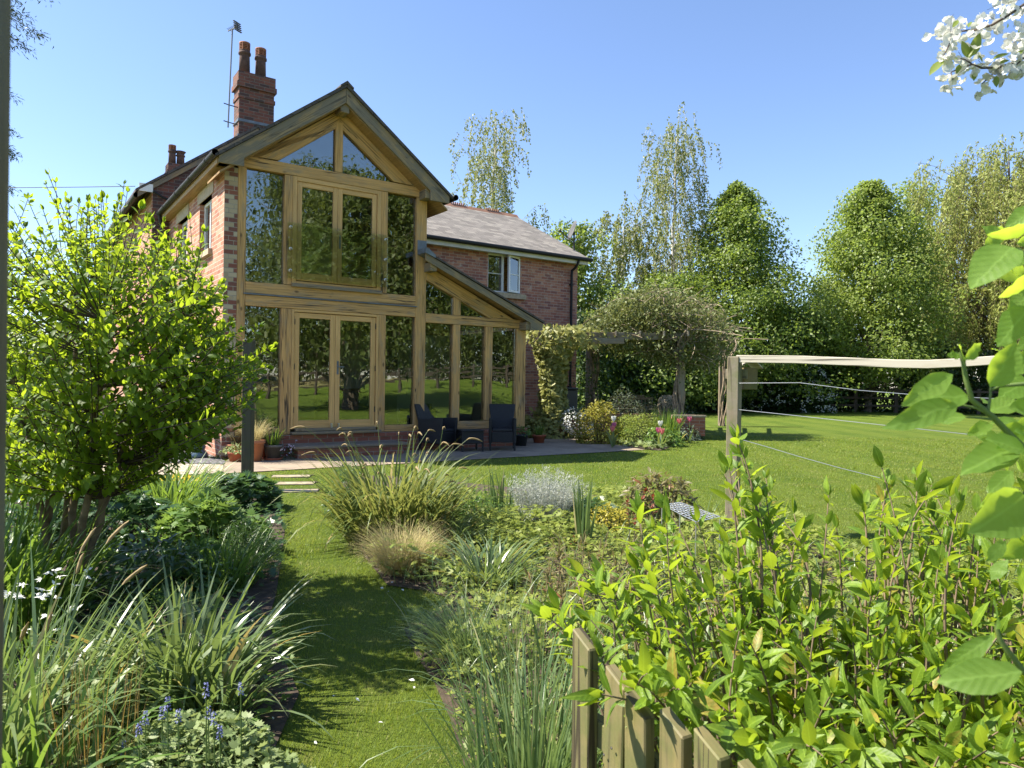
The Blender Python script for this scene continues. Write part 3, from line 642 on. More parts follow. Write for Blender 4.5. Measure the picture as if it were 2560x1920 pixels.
MB().box(3.5, 10.36, 3.36, 3.40, 4.70, 4.84).box(3.5, 10.36, 3.40, 3.598, 4.72, 4.74).build('fascia', MT['fascia'], H)
gutter([(3.5, 3.30, 4.86), (7, 3.30, 4.85), (10.46, 3.30, 4.84)], .055)
a = Acc()
V, F = tube_np(bez(np.array([9.98, 3.30, 4.82]), np.array([9.96, 3.32, 4.62]), np.array([9.92, 3.53, 4.52]), 6), .036, 8); a.add(V, F)
V, F = tube_np(np.array([(9.92, 3.53, 4.54), (9.92, 3.545, 4.4), (9.92, 3.545, .05)]), .036, 8); a.add(V, F); a.build('drainpipe', MT['black'], H, True)
for z in (1.2, 2.8, 4.1): MB().box(9.87, 9.97, 3.52, 3.598, z, z+.04).build('pipe_clip', MT['black'], H)
MB().box(wn[0]-.08, wn[1]+.14, 3.50, 3.72, wn[2]-.13, wn[2]).build('sill', MT['stone'], H)
MB().box(5.85, 7.2, 3.575, 3.598, 2.28, 2.42).build('lintel', MT['stone'], H)
m = MB(); t = .055
m.box(wn[0], wn[0]+t, 3.66, 3.73, wn[2], wn[3]); m.box(wn[1]-t, wn[1], 3.66, 3.73, wn[2], wn[3]); m.box(7.60, 7.67, 3.66, 3.73, wn[2]+t, wn[3]-t)
m.box(wn[0]+t, wn[1]-t, 3.661, 3.729, wn[2], wn[2]+t); m.box(wn[0]+t, wn[1]-t, 3.661, 3.729, wn[3]-t, wn[3]); m.box(wn[0]+t, 7.60, 3.68, 3.71, 4.20, 4.22)
wf = m.build('window', MT['upvc'], H, .004)
MB().box(wn[0]+t-.01, 7.61, 3.69, 3.70, wn[2]+t-.01, wn[3]-t+.01).build('pane', MT['glass'], wf)
MB().box(7.50, 7.60, 3.80, 3.83, wn[2], wn[3]).build('curtain', MT['curtain'], wf)
# open sash hinged at its right edge, swung outwards
hx, hy, an = wn[1]-.03, 3.64, math.radians(17)
du, dw = -math.cos(an), -math.sin(an); sw = .48
def sq(a0, a1, z0, z1, th0=0., th1=.05):
    P = []
    for z in (z0, z1):
        for a_, t_ in ((a0, th0), (a1, th0), (a1, th1), (a0, th1)): P.append((hx+du*a_-dw*t_, hy+dw*a_+du*t_, z))
    return P
m = MB()
for a0, a1, z0, z1 in ((0, .055, wn[2]+.03, wn[3]-.03), (sw-.055, sw, wn[2]+.03, wn[3]-.03), (.055, sw-.055, wn[2]+.03, wn[2]+.085), (.055, sw-.055, wn[3]-.085, wn[3]-.03), (.055, sw-.055, 4.2, 4.22)): m.hexa(sq(a0, a1, z0, z1))
sh = m.build('sash', MT['upvc'], wf)
MB().hexa(sq(.05, sw-.05, wn[2]+.08, wn[3]-.08, .02, .03)).build('pane', MT['glass'], sh)

# ================================================================== THINGS ON THE HOUSE
def aerial():
    p0, p1 = L(.90, 5.06, 7.10), L(.97, 5.06, 9.38)
    r = empty('television_aerial', tuple(p0), 0, 'tall tv aerial mast clamped to the big brick chimney', 'aerial'); o = np.array(p0)
    a = Acc(); V, F = tube_np(np.array([p0, (p0+p1)/2, p1])-o, .018, 8); a.add(V, F); a.build('mast', MT['metal'], r, True)
    for z in (7.22, 7.62):
        q = L(.905+(z-7.1)*.03, 5.06, z); e = L(1.125, 5.10, z); b = L(.80, 5.05, z+.01)
        a = Acc(); V, F = tube_np(np.array([b, q, e])-o, .012, 6); a.add(V, F); a.build('bracket', MT['iron'], r)
    m = MB(); t = p1-o; d1 = np.array([.86, -.35, .18]); d1 /= np.linalg.norm(d1); up = nrm(np.cross(np.cross(d1, [0, 0, 1]), d1)); sd_ = np.cross(d1, up)
    for k in range(6):
        c = t + d1*(-.10+k*.04) + up*.02; m.beam(c-sd_*.07, c+sd_*.07, .008, .008, wood=False)
    m.beam(t-d1*.14, t+d1*.16, .02, .02, wood=False)
    m.build('boom', MT['metal'], r)
    m = MB()
    for k in range(5):
        c = t + d1*.15 + up*(-.10+k*.05); m.beam(c-sd_*.11, c+sd_*.11, .04, .012, wood=False)
    m.beam(t+d1*.15-up*.12, t+d1*.15+up*.12, .02, .02, up=(1, 0, 0), wood=False)
    m.build('reflector', MT['greymetal'], r)
aerial()
def dish():
    p = L(10.36, 4.0, 4.2); r = empty('satellite_dish', tuple(p), 0, 'round grey satellite dish on a pole beside the slate roof', 'satellite dish')
    a = Acc(); V, F = tube_np(np.array([(0, 0, 0), (0, 0, .9), (.0, 0, 1.55)]), .025, 8); a.add(V, F); a.build('pole', MT['iron'], r, True)
    pr = [(0, -.05), (.1, -.045), (.2, -.028), (.30, 0), (.30, .006), (.2, -.02), (.1, -.037), (0, -.042)]
    V, F = lathe(pr, 24); R = Matrix.Rotation(math.radians(192), 3, 'Z') @ Matrix.Rotation(math.radians(72), 3, 'Y')
    V = V @ np.array(R).T*np.array([1, 1, 1]) + np.array([-.06, 0, 1.6]); a = Acc(); a.add(V, F); a.build('reflector', MT['greymetal'], r, True)
    n = np.array(R) @ np.array([0, 0, 1.]); c = np.array([-.06, 0, 1.6])
    a = Acc(); V, F = tube_np(np.array([c+np.array([0, 0, -.28]), c+n*.2+np.array([0, 0, -.26]), c+n*.38+np.array([0, 0, -.15])]), .012, 6); a.add(V, F)
    V, F = lathe([(0, 0), (.035, 0), (.035, .1), (0, .1)], 10); V = V+c+n*.38+np.array([0, 0, -.2]); a.add(V, F); a.build('receiver_arm', MT['iron'], r)
dish()
pw = L(-1.0, 5.0, 5.42); a = Acc(); e = np.array([-42., 20., 7.6]); t = np.linspace(0, 1, 24)[:, None]
V, F = tube_np(pw*(1-t)+e*t - np.array([0, 0, 1])*(4*t*(1-t))*.5, .008, 5); a.add(V, F)
tag(a.build('overhead_wire', MT['black']), 'thin black overhead wire running to the old house eaves', 'wire')

# ================================================================== PATIO THINGS
def rect_panel(m, p, q, h0, h1, th):      # upright panel from p to q (xy)
    p, q = np.array(p, float), np.array(q, float); d = (q-p)/np.linalg.norm(q-p); n = np.array([-d[1], d[0]])*th/2
    c = [(*(p-n), h0), (*(q-n), h0), (*(q+n), h0), (*(p+n), h0), (*(p-n), h1), (*(q-n), h1), (*(q+n), h1), (*(p+n), h1)]
    m.hexa(c)
def armchair(loc, rz, label):             # local front = -y
    r = empty('rattan_armchair', (loc[0], loc[1], .012), rz, label, 'armchair', 'rattan armchairs on the patio')
    wd, dp = .52, .54
    MB().box(-.20, .20, -.26, .22, .36, .42).build('seat', MT['rattan'], r, .015)
    MB().box(-.205, .205, -.275, -.25, .16, .36).build('front_panel', MT['rattan'], r, .006)
    c = []
    for z, hw, y0, y1 in ((.36, .21, .20, .25), (.88, .265, .33, .37)):
        c += [(-hw, y0, z), (hw, y0, z), (hw, y1, z), (-hw, y1, z)]
    MB().hexa([c[0], c[1], c[2], c[3], c[4], c[5], c[6], c[7]]).build('backrest', MT['rattan'], r, .012)
    for s in (-1, 1):
        m = MB(); x0, x1 = sorted((s*.205, s*.265))
        m.slab([(-.28, .14), (.24, .16), (.27, .60), (-.30, .63)], x0, x1, ax='x'); m.build('armrest', MT['rattan'], r, .012)
        for y in (-.25, .22):
            MB().box(s*.235-.018, s*.235+.018, y-.018, y+.018, 0, .16).build('leg', MT['rattan'], r)
pR = G(1252, 1128); armchair((pR[0]+.02, pR[1]+.25), math.radians(2), 'dark rattan armchair facing the camera, nearer the brick wing')
pL = G(1092, 1130); armchair((pL[0]-.02, pL[1]+.20), math.radians(58), 'dark rattan armchair turned sideways, left of the low rattan table')
pT = G(1172, 1131)
r = empty('rattan_table', (pT[0], pT[1]+.22, .012), math.radians(20), 'low square dark rattan table between the two armchairs', 'table')
MB().box(-.23, .23, -.23, .23, .38, .405).build('table_top', MT['rattan'], r, .006)
MB().box(-.215, .215, -.215, .215, .15, .378).build('apron', MT['rattan'], r, .006)
for x in (-.2, .2):
    for y in (-.2, .2): MB().box(x-.016, x+.016, y-.016, y+.016, 0, .15).build('leg', MT['rattan'], r)
# stepping stones
for k, (x0, x1, y, wh) in enumerate(((679, 775, 1194, 'nearest the patio'), (687, 786, 1212, 'middle of the row'), (678, 794, 1231, 'farthest from the patio'))):
    p, q = G(x0, y), G(x1, y-1); d = nrm(q-p); n = np.array([-d[1], d[0], 0])
    m = MB(); c = [(*(p+n*a+d*b)[:2], z) for z in (.0, .018) for a, b in ((-.06, 0), (-.06, np.linalg.norm(q-p)), (.13, np.linalg.norm(q-p)), (.13, 0))]
    m.hexa([c[0], c[1], c[2], c[3], c[4], c[5], c[6], c[7]])
    tag(m.build('stepping_stone', MT['paver'], None, .006), f'sunlit stepping stone set in the lawn, {wh}', 'stepping stone', 'stepping stones in the lawn')
    m = MB(); c = [(*(p+n*a+d*b)[:2], z) for z in (.0, .012) for a, b in ((.13, -.03), (.13, np.linalg.norm(q-p)+.05), (.20, np.linalg.norm(q-p)+.03), (.20, 0))]
    m.hexa(c); tag(m.build('shade_strip', MT['soil']), kind='structure')  # dark strip standing in for the shaded turf edge behind the slab

# ================================================================== TIMBER POSTS, RAIL, FENCES
def timber_post(loc, wx, h, label, rz=0, name='fence_post'):
    m = MB().box(-wx/2, wx/2, -wx/2, wx/2, -.05, h, (0, 0, 1)); o = m.build(name, MT['darkpost'], None, .006); o.location = (*loc[:2], 0); o.rotation_euler = (0, 0, rz)
    return tag(o, label, 'post')
PB = at(1586, 1200, 6.5); RP = (at(1837, 900, 6.5)[0], 6.5)
FRZ = math.atan2(-.55, .83)
def toF(p): d = np.array(p)-np.array([RP[0], RP[1], 0]); c, s = math.cos(-FRZ), math.sin(-FRZ); return np.array([d[0]*c-d[1]*s, d[0]*s+d[1]*c, d[2]])
yF = lambda x, o=0.: (7.867+o)/(1+.667*(x-1280)/1809)
RF = empty('post_and_rail_fence', (RP[0], RP[1], 0), FRZ, 'weathered post with a pale warped top rail and slack wires over the lawn', 'fence')
MB().box(-.052, .052, -.055, .055, -.05, 1.60, (0, 0, 1)).build('post', MT['post'], RF, .006)
MB().box(2.42, 2.53, -.055, .055, -.05, 1.62, (0, 0, 1)).build('post', MT['post'], RF, .006)
m = MB(); px = [(1842, 888), (1990, 889), (2120, 894), (2240, 899), (2320, 900), (2400, 896), (2480, 890), (2600, 884)]
pts = [toF(at(x, y, yF(x, -.06))) for x, y in px]
ct = []
for p in pts: ct.append([(p[0], p[1]-.02, p[2]-.066+.0), (p[0], p[1]+.03, p[2]-.066), (p[0], p[1]+.03, p[2]), (p[0], p[1]-.02, p[2])])
for a_, b_ in zip(ct[:-1], ct[1:]):
    m.face([a_[0], b_[0], b_[3], a_[3]], (1, 0, 0)); m.face([a_[3], b_[3], b_[2], a_[2]], (1, 0, 0)); m.face([a_[1], a_[2], b_[2], b_[1]], (1, 0, 0)); m.face([a_[0], a_[1], b_[1], b_[0]], (1, 0, 0))
m.face(ct[0][::-1]); m.face(ct[-1]); m.build('rail', MT['rail'], RF, .004)
MB().box(-.10, .09, .056, .10, 1.40, 1.49, (1, 0, 0)).build('cross_piece', MT['post'], RF, .004)
for pxs in ([(1836, 958), (2000, 957), (2150, 976), (2300, 988), (2500, 997)], [(1836, 1023), (1960, 1036), (2200, 1062), (2440, 1088), (2560, 1102)], [(1836, 1094), (1900, 1112), (2000, 1142), (2100, 1170), (2200, 1195)]):
    P = np.array([toF(at(x, y, yF(x, -.09))) for x, y in pxs]); a = Acc(); V, F = tube_np(P, .0028, 5); a.add(V, F); a.build('wire', MT['wire'], RF, True)
bp = at(1868, 930, 6.62)
r = empty('bird_box', (bp[0], bp[1], bp[2]-.16), math.radians(14), 'small wooden bird box with a sloping grey roof behind the rail post', 'bird box')
MB().slab([(-.07, 0), (.07, 0), (.07, .19), (-.07, .21)], -.06, .06, (0, 0, 1)).build('box_body', MT['picket'], r, .003)
MB().slab([(-.085, .215), (.0, .285), (.11, .185), (.11, .20), (.0, .302), (-.085, .23)], -.085, .085, (0, 1, 0)).build('roof', MT['rail'], r, .002)
timber_post(at(621, 1000, 8.6), .115, 1.80, 'timber post in shade-darkened colour wrapped by shrub twigs in front of the glazed gable')
timber_post(at(315, 1180, 8.7), .115, 1.0, 'low timber post standing beside the pale gravel under the big shrub')
np_ = empty('gate_post', (-.431, .46, 0), 0, 'blurred brown timber post at the very left edge, close to the camera', 'post')
MB().box(-.07, .072, -.06, .06, 0, 2.6, (0, 0, 1)).build('shaft', MT['pergola'], np_, .006)  # darker pergola timber puts the shrub's shade into the shaft colour
MB().box(-.078, .072, -.066, .066, 2.602, 2.64, (1, 0, 0)).build('cap', MT['post'], np_, .006)

PF = empty('picket_fence', (.178, 1.64, 0), 0, 'low olive-brown picket fence in front of the bright green shrub', 'fence')
fd = np.array([.50, -.866, 0]); fn = np.array([-.866, -.50, 0])
def picket(k, h):
    c = fd*.1*k; q = fd*.033; n = fn*.014; lean = random.uniform(-.012, .012)
    m = MB(); off = None
    b = [c-q+n, c+q+n, c+q-n, c-q-n]
    top = [h-.008, h-.035, h-.035, h-.008]; 
    lo = [(*p[:2], 0.) for p in (b[3], b[2], b[1], b[0])]; hi = [(p[0]+lean, p[1], h-(.03 if i in (1, 2) else 0.)) for i, p in enumerate((b[3], b[2], b[1], b[0]))]
    m.hexa(lo+hi, (0, 0, 1)); pk = m.build('picket', MT['picket'], PF, .003)
    for z in (.18, .56):
        for s_ in (-.012, .014):
            q_ = c+fd*s_+fn*.0142+np.array([0, 0, z+s_]); V, F = lathe([(0, 0), (.0032, 0), (.0032, .001), (0, .001)], 8); V = V[:, :1]*fd+V[:, 1:2]*np.array([0, 0, 1.])+V[:, 2:]*fn+q_; a_ = Acc(); a_.add(V, F); a_.build('nail', MT['iron'], pk)
for k, h in enumerate((.785, .735, .715, .72, .725, .71, .72, .73)): picket(k, h)
for z in (.18, .56):
    m = MB(); m.beam(-fd*.05-fn*.026+np.array([0, 0, z]), fd*.75-fn*.026+np.array([0, 0, z]), .03, .06); m.build('fence_rail', MT['picket'], PF, .003)

# ================================================================== RAISED BRICK PLANTER, PERGOLA, BIN, BENCH
PL0, PL1 = G(1361, 1076), G(1760, 1085); PL0 = at(1361, 1080, 17.5); PL0[2] = 0; PL1 = at(1756, 1085, 17.6); PL1[2] = 0
r = empty('brick_planter', (PL0[0], PL0[1], .10), 0, 'low red brick raised planter under the pergola, full of shrubs', 'planter')
W_ = PL1[0]-PL0[0]
m = MB().box(0, 1.0, 0, .12, 0, .50).box(1.0, W_-.8, .5, .62, 0, .48).box(W_-.8, W_, -.15, -.03, 0, .46).box(0, .12, .12, 2.2, 0, .5).box(W_-.12, W_, -.03, 2.2, 0, .46); m.build('wall', MT['brickplinth'], r)
m = MB().box(-.02, 1.0, -.02, .14, .502, .535).box(W_-.8, W_+.02, -.17, -.01, .462, .50); m.build('coping', MT['stone'], r)
MB().box(.12, W_-.12, .62, 2.2, .30, .40).build('planter_soil', MT['soil'], r)
PG = empty('pergola', (0, 0, 0), 0, 'brown timber pergola overgrown with a brown twiggy climber beside the brick wing', 'pergola')
for x, Y, h in ((1386, 17.5, 2.5), (1703, 18.0, 2.5), (1803, 23.6, 2.85), (1470, 21.8, 2.7)):
    p = at(x, 950, Y); MB().box(p[0]-.07, p[0]+.07, Y-.07, Y+.07, 0, h, (0, 0, 1)).build('post', MT['pergola'], PG, .006)
def pbeam(x0, y0, x1, y1, Y0, Y1, a=.07, b=.17):
    MB().beam(at(x0, y0, Y0), at(x1, y1, Y1), a, b).build('beam', MT['pergola'], PG, .006)
pbeam(1345, 838, 1730, 842, 17.4, 18.0); pbeam(1440, 856, 1840, 850, 21.8, 23.7)
for x in (1475, 1540, 1600, 1660, 1720): pbeam(x, 834, x+30, 846, 17.5, 22.6, .05, .13)
MB().beam(at(1392, 882, 17.5), at(1445, 846, 17.5), .05, .07, up=(0, 1, 0)).build('brace', MT['pergola'], PG)
MB().beam(at(1472, 852, 17.3), at(1560, 852, 17.3), .05, .14).build('beam', MT['pergola'], PG)
p = at(1421, 1000, 18.9)
r = empty('waste_bin', (p[0], 18.9, 0), .1, 'tall dark grey plastic bin standing behind the ivy pillar', 'bin')
MB().slab([(-.19, 0), (.19, 0), (.21, 1.15), (-.21, 1.15)], -.2, .2).build('bin_body', MT['bin'], r, .02)
MB().box(-.23, .23, -.22, .22, 1.152, 1.21).build('lid', MT['bin'], r, .02)
p = at(1580, 1010, 25.2)
r = empty('garden_bench', (p[0], p[1], 0), math.radians(-4), 'wooden garden bench with a curved back behind the raised planter', 'bench')
MB().box(-.75, .75, -.25, .2, .42, .46, (1, 0, 0)).build('seat', MT['darkpost'], r)
m = MB(); m.box(-.75, .75, .2, .24, .78, .86, (1, 0, 0)).box(-.45, .45, .2, .24, .862, .93, (1, 0, 0)).box(-.75, .75, .2, .24, .5, .56, (1, 0, 0))
for k in range(13): m.box(-.72+k*.12-.025, -.72+k*.12+.025, .205, .235, .56, .78, (0, 0, 1))
m.build('backrest', MT['darkpost'], r)
for x in (-.72, .72):
    for y in (-.22, .21): MB().box(x-.03, x+.03, y-.03, y+.03, 0, .418, (0, 0, 1)).build('leg', MT['post'], r)
p = at(1672, 990, 19.0); a = Acc()
V, F = lathe([(0, 0), (.2, 0), (.24, .05), (.24, .08), (.27, .12), (.27, .15), (.29, .2), (.29, .24), (.29, .3), (.29, .34), (.27, .4), (.27, .44), (.22, .52), (.16, .56), (0, .57)], 22, (p[0], 19.0, .48)); a.add(V, F)
tag(a.build('ribbed_urn', MT['stone'], None, True), 'ribbed pale stone urn beside the vine trunk on the planter', 'urn')

# ================================================================== POTS
def pot(x, y, Y, r, h, mat, label, saucer=None, rim=True, name='flower_pot', zb=.012):
    p = at(x, y, Y); e = empty(name, (p[0], Y, zb), 0, label, 'flower pot')
    z0 = .02 if saucer else 0
    pr = [(0, z0), (r*.72, z0), (r*.95, h*.84)] + ([(r*.96, h*.84), (r*1.05, h*.85), (r*1.05, h)] if rim else [(r, h)]) + [(r*.92, h), (r*.88, h*.88), (0, h*.87)]
    a = Acc(); V, F = lathe(pr, 26); a.add(V, F); a.build('body', MT[mat], e, True)
    a = Acc(); V, F = lathe([(0, h*.875), (r*.86, h*.885)], 20); a.add(V, F); a.build('pot_soil', MT['soil'], e)
    if saucer:
        a = Acc(); V, F = lathe([(0, 0), (r*.95, 0), (r*1.1, .035), (r*1.05, .035), (r*.9, .012), (0, .012)], 24); a.add(V, F); a.build('saucer', MT[saucer], e, True)
    return np.array([p[0], Y, zb+h*.88])
POT_BIG = pot(634, 1130, 11.62, .17, .335, 'terra', 'large terracotta pot with blond grass, left of the doors')
POT_GREY = pot(683, 1130, 11.85, .155, .245, 'potgrey', 'grey-brown glazed pot on a red saucer beside the brick step', 'terrared')
POT_BACK = pot(588, 1120, 11.95, .15, .24, 'terra', 'terracotta pot against the quoins, behind the dark post')
POT_LOW = pot(592, 1145, 11.55, .15, .15, 'terrared', 'shallow terracotta pot with yellow-green trailing leaves at the corner')
POT_MID = pot(659, 1120, 12.0, .13, .24, 'terrared', 'red terracotta pot squeezed between the big and grey pots')
POT_BAY = pot(1302, 1098, 15.1, .155, .24, 'bin', 'black planter with a small green plant beside the bay post')
POT_BOWL = pot(1347, 1105, 15.9, .15, .17, 'terrared', 'terracotta bowl with upright leaves alone on the shaded patio')
p = G(484, 1147); e = empty('glazed_pedestal', (p[0], p[1]+.1, .016), 0, 'blue-grey glazed pedestal standing on the slate chippings', 'pedestal')
a = Acc(); V, F = lathe([(0, 0), (.19, 0), (.19, .05), (.16, .09), (.13, .13), (.15, .17), (.12, .24), (.10, .40), (.12, .52), (.2, .60), (.24, .64), (.2, .64), (0, .60)], 26); a.add(V, F); a.build('column', MT['blueglaze'], e, True)

# ================================================================== PLANT GENERATORS
def DIA(w=.5, fold=.12, droop=.1):
    V = np.array([[0, 0, 0], [.42, w/2, fold*w], [.42, -w/2, fold*w], [1, 0, -droop]]); return V, np.array([[0, 2, 3], [0, 3, 1]])
def LEAF(n=4, w=.35, fold=.25, droop=.25, peak=.45, twist=0.):
    V = [[0, 0, 0]]; F = []
    for i in range(1, n):
        x = i/n; hw = w/2*math.sin(math.pi*x**(math.log(.5)/math.log(peak)))**.8; z = -droop*x*x; t = twist*x
        V += [[x, hw, z+fold*hw+t*hw], [x, 0, z], [x, -hw, z+fold*hw-t*hw]]
    V.append([1, 0, -droop]); l = len(V)-1
    F += [[0, 2, 1], [0, 3, 2]]
    for i in range(n-2):
        a = 1+3*i; b = a+3
        F += [[a, a+1, b+1], [a, b+1, b], [a+1, a+2, b+2], [a+1, b+2, b+1]]
    a = 1+3*(n-2); F += [[a, a+1, l], [a+1, a+2, l]]
    return np.array(V), np.array(F)
def PALM(lobes=5, depth=.5, spread=2.5, cup=.12):
    V = [[0, 0, 0]]; m = lobes*2+1
    for i in range(m):
        a = -spread/2*1.15 + spread*1.15*i/(m-1); r = (.62+.38*math.cos(a*.6)) * (1 if i % 2 else depth)
        if i in (0, m-1): r *= .6
        V.append([r*math.cos(a), r*math.sin(a), cup*r*r*(1 if i % 2 else .3)-.12*r])
    return np.array(V), np.array([[0, i, i+1] for i in range(1, m)])
def inst(tpl, pos, axis, up, sc, uv=False):
    V, F = tpl; pos = np.asarray(pos); n = len(pos); x = nrm(np.asarray(axis)); up = np.asarray(up)
    z = nrm(up - x*np.sum(x*up, 1, keepdims=True)); y = np.cross(z, x); sc = np.broadcast_to(sc, (n,))
    P = pos[:, None] + sc[:, None, None]*(V[None, :, 0:1]*x[:, None] + V[None, :, 1:2]*y[:, None] + V[None, :, 2:3]*z[:, None])
    FF = (F[None] + (np.arange(n)*len(V))[:, None, None]).reshape(-1, 3)
    if uv: return P.reshape(-1, 3), FF, np.tile(V[:, :2], (n, 1))
    return P.reshape(-1, 3), FF
def rnd(*s): return RS.rand(*s)
def gauss(*s): return RS.randn(*s)
def uni(a, b, n): return a+(b-a)*RS.rand(n)
def sph(n): return nrm(gauss(n, 3))
def blades(base, az, th0, th1, Ln, wd, k=6, bend=1.4):
    n = len(base); s = np.linspace(0, 1, k+1)
    th = th0[:, None]+(th1-th0)[:, None]*(s[None, 1:]**bend)
    st = (Ln/k)[:, None]
    h = np.concatenate([np.zeros((n, 1)), np.cumsum(np.sin(th)*st, 1)], 1); z = np.concatenate([np.zeros((n, 1)), np.cumsum(np.cos(th)*st, 1)], 1)
    C = base[:, None] + np.stack([h*np.cos(az)[:, None], h*np.sin(az)[:, None], z], -1)
    C[..., 2] = np.maximum(C[..., 2], .006)
    tw = uni(-.9, .9, n); sx = -np.sin(az+tw); sy = np.cos(az+tw)
    side = np.stack([sx, sy, np.zeros(n)], 1)
    hw = (wd/2)[:, None]*np.minimum(1, .6+s*2)[None]*(1-s**3)[None]; hw[:, -1] = wd*.03
    V = np.stack([C-side[:, None]*hw[..., None], C+side[:, None]*hw[..., None]], 2).reshape(-1, 3)
    i = np.arange(k)*2; q = np.stack([i, i+1, i+3, i+2], 1); F = np.concatenate([q[:, :3], q[:, [0, 2, 3]]])
    return V, (F[None]+(np.arange(n)*(k+1)*2)[:, None, None]).reshape(-1, 3), C
def thing_mesh(name, label, cat, group=None): return empty(name, (0, 0, 0), 0, label, cat, group)
def strap(name, label, c, rad, n, ln, wd, th0, th1, mat, cat='plant', k=6, ell=1., lean=None, bend=1.4, group=None):
    c = np.array(c, float); r = empty(name, (c[0], c[1], 0), 0, label, cat, group)
    a = uni(0, 2*math.pi, n); q = np.sqrt(rnd(n))*rad; base = np.stack([q*np.cos(a), q*np.sin(a)*ell, np.zeros(n)], 1)
    az = a + gauss(n)*.7
    if lean is not None:
        vx = np.cos(az)+lean[0]; vy = np.sin(az)+lean[1]; az = np.arctan2(vy, vx)
    out = q/rad
    V, F, C = blades(base, az, uni(*th0, n)*(.3+.8*out), uni(*th1, n)*(.45+.6*out), uni(*ln, n), uni(*wd, n), k, bend)
    tri_mesh('leaves', V, F, MT[mat], r, True); return r
def spikes(r, n, rad, hgt, mat='spike', size=(.05, .085), thick=.0055, droop=True, stem='stalk', az0=None, spread=.35):
    a = Acc(); b = Acc()
    for i in range(n):
        az = random.uniform(0, 6.283); q = random.random()**.5*rad; p0 = np.array([q*math.cos(az), q*math.sin(az), 0]); h = random.uniform(*hgt)
        dv = np.array([math.cos(az), math.sin(az), 0])*random.uniform(.1, 1)*spread*h
        p2 = p0+dv+np.array([0, 0, h]); P = bez(p0, p0+np.array([0, 0, h*.7]), p2, 6); V, F = tube_np(P, .0018, 3); a.add(V, F); b = Acc()
        l = random.uniform(*size)*(1 if not droop else random.uniform(.7, 1.1)); t = nrm(P[-1]-P[-2]); e = p2+t*l*.6+np.array([dv[0]*.3, dv[1]*.3, -l*.7 if droop else l*.5])*.8
        Q = bez(p2, p2+t*l*.6, e, 6); V, F = tube_np(Q, thick*np.array([.4, .85, 1, 1, .8, .25]), 6); V = V+gauss(*V.shape)*thick*.14; b.add(V, F); b.build('flower_spike', MT[mat], r)
    a.build('stalks', MT[stem], r)
def mound(name, label, c, rx, ry, h, n, size, tpl, mat, cat='plant', inner=.35, upb=.7, stem='stemdark', nst=30, group=None, zmin=.0, droop=.2, lump=.25):
    c = np.array(c, float); r = empty(name, (c[0], c[1], c[2] if c[2] > .05 else 0), 0, label, cat, group)
    d = sph(n); d[:, 2] = np.abs(d[:, 2])*1.15-.12; d = nrm(d)
    q = 1-inner*rnd(n)**1.5; lb = sph(14); lb[:, 2] = np.abs(lb[:, 2])
    q = q*(1-lump+lump*1.6*np.max(np.clip(d @ lb.T, 0, 1)**6, 1))
    P = d*np.array([rx, ry, h])*q[:, None]; P[:, 2] = np.maximum(P[:, 2], zmin+.02)
    ax = d*np.array([1, 1, .35])+gauss(n, 3)*.5 - np.array([0, 0, droop]); up = np.array([0, 0, upb])+d*.6+gauss(n, 3)*.35
    V, F = inst(tpl, P, ax, up, uni(*size, n)); tri_mesh('leaves', V, F, MT[mat], r, True)
    if nst:
        a = Acc()
        for i in range(nst):
            e = P[RS.randint(n)]; V, F = tube_np(bez(np.array([e[0]*.15, e[1]*.15, 0]), np.array([e[0]*.35, e[1]*.35, e[2]*.7]), e, 5), np.linspace(.006, .002, 5)*max(.6, h*1.4), 4); a.add(V, F)
        a.build('stems', MT[stem], r)
    return r
def shrub(r, starts, tips, tpl, size, mat, stemmat, pairs, ls=.45, r0=.008, whorl=True, up=.75, lat=.3, ang=(.6, 1.0), tiprose=4, uv=False, wob=.06):
    A = Acc(); ST = Acc(); pos = []; axs = []; ups = []; scs = []
    for p0, p2 in zip(starts, tips):
        d = p2-p0; p1 = p0+d*np.array([lat, lat, up])+gauss(3)*wob*np.linalg.norm(d)
        P = bez(p0, p1, p2, 9); V, F = tube_np(P, np.linspace(r0, .0016, 9), 5); ST.add(V, F)
        ln = np.linalg.norm(d); phi = random.uniform(0, 6.28)
        for i in range(pairs):
            s = ls+(1-ls)*(i+.5*random.random())/pairs; j = min(7, int(s*8)); f = s*8-j; p = P[j]*(1-f)+P[j+1]*f; t = nrm(P[j+1]-P[j])
            e = nrm(np.cross(t, [math.cos(phi), math.sin(phi), .2])); phi += 1.57+random.uniform(-.4, .4)
            for sg in (1, -1):
                if random.random() < .12: continue
                a_ = random.uniform(*ang); ax = t*math.cos(a_)+e*sg*math.sin(a_)
                pos.append(p); axs.append(ax+gauss(3)*.15); ups.append(t*.8+np.array([0, 0, .5])+gauss(3)*.25); scs.append(random.uniform(*size)*(1.1-.35*s if i < pairs-1 else .7))
        t = nrm(P[-1]-P[-2])
        for i in range(tiprose):
            e = sph(1)[0]; pos.append(P[-1]); axs.append(t*.9+e*.55); ups.append(e+t*.4+np.array([0, 0, .3])); scs.append(random.uniform(*size)*random.uniform(.45, .8))
    pos, axs, ups, scs = map(np.array, (pos, axs, ups, scs)); tl = tpl if isinstance(tpl, list) else [tpl]; pick = RS.randint(len(tl), size=len(pos))
    for i, t_ in enumerate(tl):
        k_ = pick == i; A.add(*inst(t_, pos[k_], axs[k_], ups[k_], scs[k_], uv))
    A.build('leaves', MT[mat], r, True); ST.build('stems', MT[stemmat], r, True)
